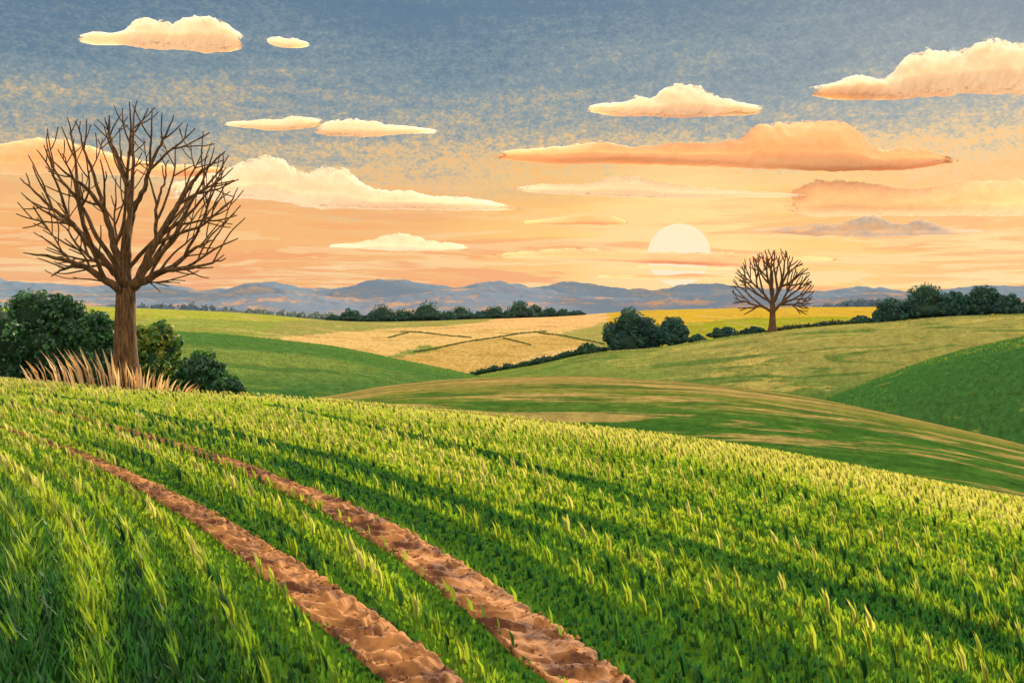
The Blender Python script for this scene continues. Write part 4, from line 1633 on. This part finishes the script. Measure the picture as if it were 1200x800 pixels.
cloud([(180, 222, 232), (230, 206, 232), (262, 200, 232), (285, 187, 231), (312, 181, 232), (338, 187, 236), (352, 198, 240), (380, 194, 243), (408, 196, 243), (424, 212, 243), (450, 222, 244),
       (480, 224, 244), (510, 230, 244), (550, 232, 245), (590, 240, 245), (622, 243, 245)], 12100, CREAM, 'long pale cloud with two domes right of the big bare tree', 9, 0.7)
cloud([(874, 270, 271), (910, 267, 273), (940, 264, 275), (955, 260, 276), (980, 263, 276), (1000, 255, 277), (1020, 252, 278), (1040, 259, 277), (1055, 263, 276), (1080, 257, 276), (1100, 264, 275),
       (1125, 268, 274), (1160, 270, 272)], 11800, MAUVE, 'mauve grey cloud with three low humps right of the sun', 10, 0.7)
cloud([(378, 287, 289), (420, 283, 291), (455, 274, 293), (480, 274, 293), (510, 281, 293), (555, 288, 291)], 11800, CREAM, 'pale pointed cloud low in the sky left of the sun', 11, 0.7)
cloud([(570, 297, 301), (620, 294, 304), (660, 290, 305), (690, 289, 306), (720, 294, 306), (750, 294, 308), (790, 294, 309), (830, 295, 311), (880, 296, 312), (930, 299, 308), (990, 302, 305)],
      11500, PEACH, 'thin orange cloud bar crossing the face of the sun', 12, 0.5)
cloud([(606, 260, 262), (650, 255, 263), (685, 249, 263), (708, 251, 263), (738, 260, 262)], 11700, PEACH, 'small orange cloud hump up left of the sun', 13, 0.6)

cloud([(690, 323, 325), (735, 321, 327), (775, 322, 328), (815, 320, 327), (850, 323, 327), (900, 324, 326)], 11400, PEACH, 'faint thin orange cloud streak across the bottom of the sun', 14, 0.4)
cloud([(905, 233, 236), (925, 222, 247), (945, 211, 252), (985, 210, 252), (1020, 214, 252), (1042, 219, 252), (1080, 219, 252), (1130, 211, 252), (1200, 208, 252), (1260, 211, 251),
       (1330, 224, 248)], 12600, BANK, 'broad orange cloud bank low on the right, under the long orange cloud', 15, 0.5)
cloud([(590, 221, 223), (650, 215, 226), (690, 213, 228), (712, 206, 229), (740, 204, 230), (765, 209, 230), (800, 216, 231), (860, 223, 230), (960, 229, 231)], 12300, CREAM,
      'thin cream cloud with a small hump in the middle of the sky, above the sun', 16, 0.6)
cloud([(740, 312, 313), (770, 311, 315), (810, 313, 317), (845, 314, 316), (870, 315, 316)], 11300, PEACH, 'shortest thin cloud thread across the lower half of the sun', 17, 0.3)
m, nt = mat_new('sun_disc')
em = nt.n('ShaderNodeEmission')
em.inputs[0].default_value = sky_c('#ffe9bf')
em.inputs[1].default_value = 1.06
finish(nt, em.outputs[0])
RS = 40000.0
sd = Vector(gd) * RS
bm = bmesh.new()
bmesh.ops.create_uvsphere(bm, u_segments=48, v_segments=24, radius=RS * 36.0 / F)
me = bpy.data.meshes.new('sun')
bm.to_mesh(me)
bm.free()
for p in me.polygons:
    p.use_smooth = True
me.materials.append(m)
so = bpy.data.objects.new('sun', me)
COL.objects.link(so)
so.location = sd + Vector((0, 0, EYE))
tag(so, 'round pale sun low in the sky, crossed by a cloud bar', 'sun')

# ------------------------------------------------------------------ haze
HAZE = 0.000016
if HAZE:
    m, nt = mat_new('haze_air')
    pv = nt.n('ShaderNodeVolumePrincipled')
    pv.inputs['Color'].default_value = (0.45, 0.56, 0.74, 1)
    pv.inputs['Density'].default_value = HAZE
    pv.inputs['Anisotropy'].default_value = 0.0
    o_ = nt.n('ShaderNodeOutputMaterial')
    nt.l(pv.outputs[0], o_.inputs['Volume'])
    bm = bmesh.new()
    bmesh.ops.create_cube(bm, size=1.0)
    me = bpy.data.meshes.new('haze')
    for v in bm.verts:
        v.co.x *= 18600
        v.co.y *= 18600
        v.co.z = -120 if v.co.z < 0 else 320
    bm.to_mesh(me)
    bm.free()
    me.materials.append(m)
    ho = bpy.data.objects.new('haze', me)
    COL.objects.link(ho)
    tag(ho, 'thin blue air that pales the mountains', kind='stuff')
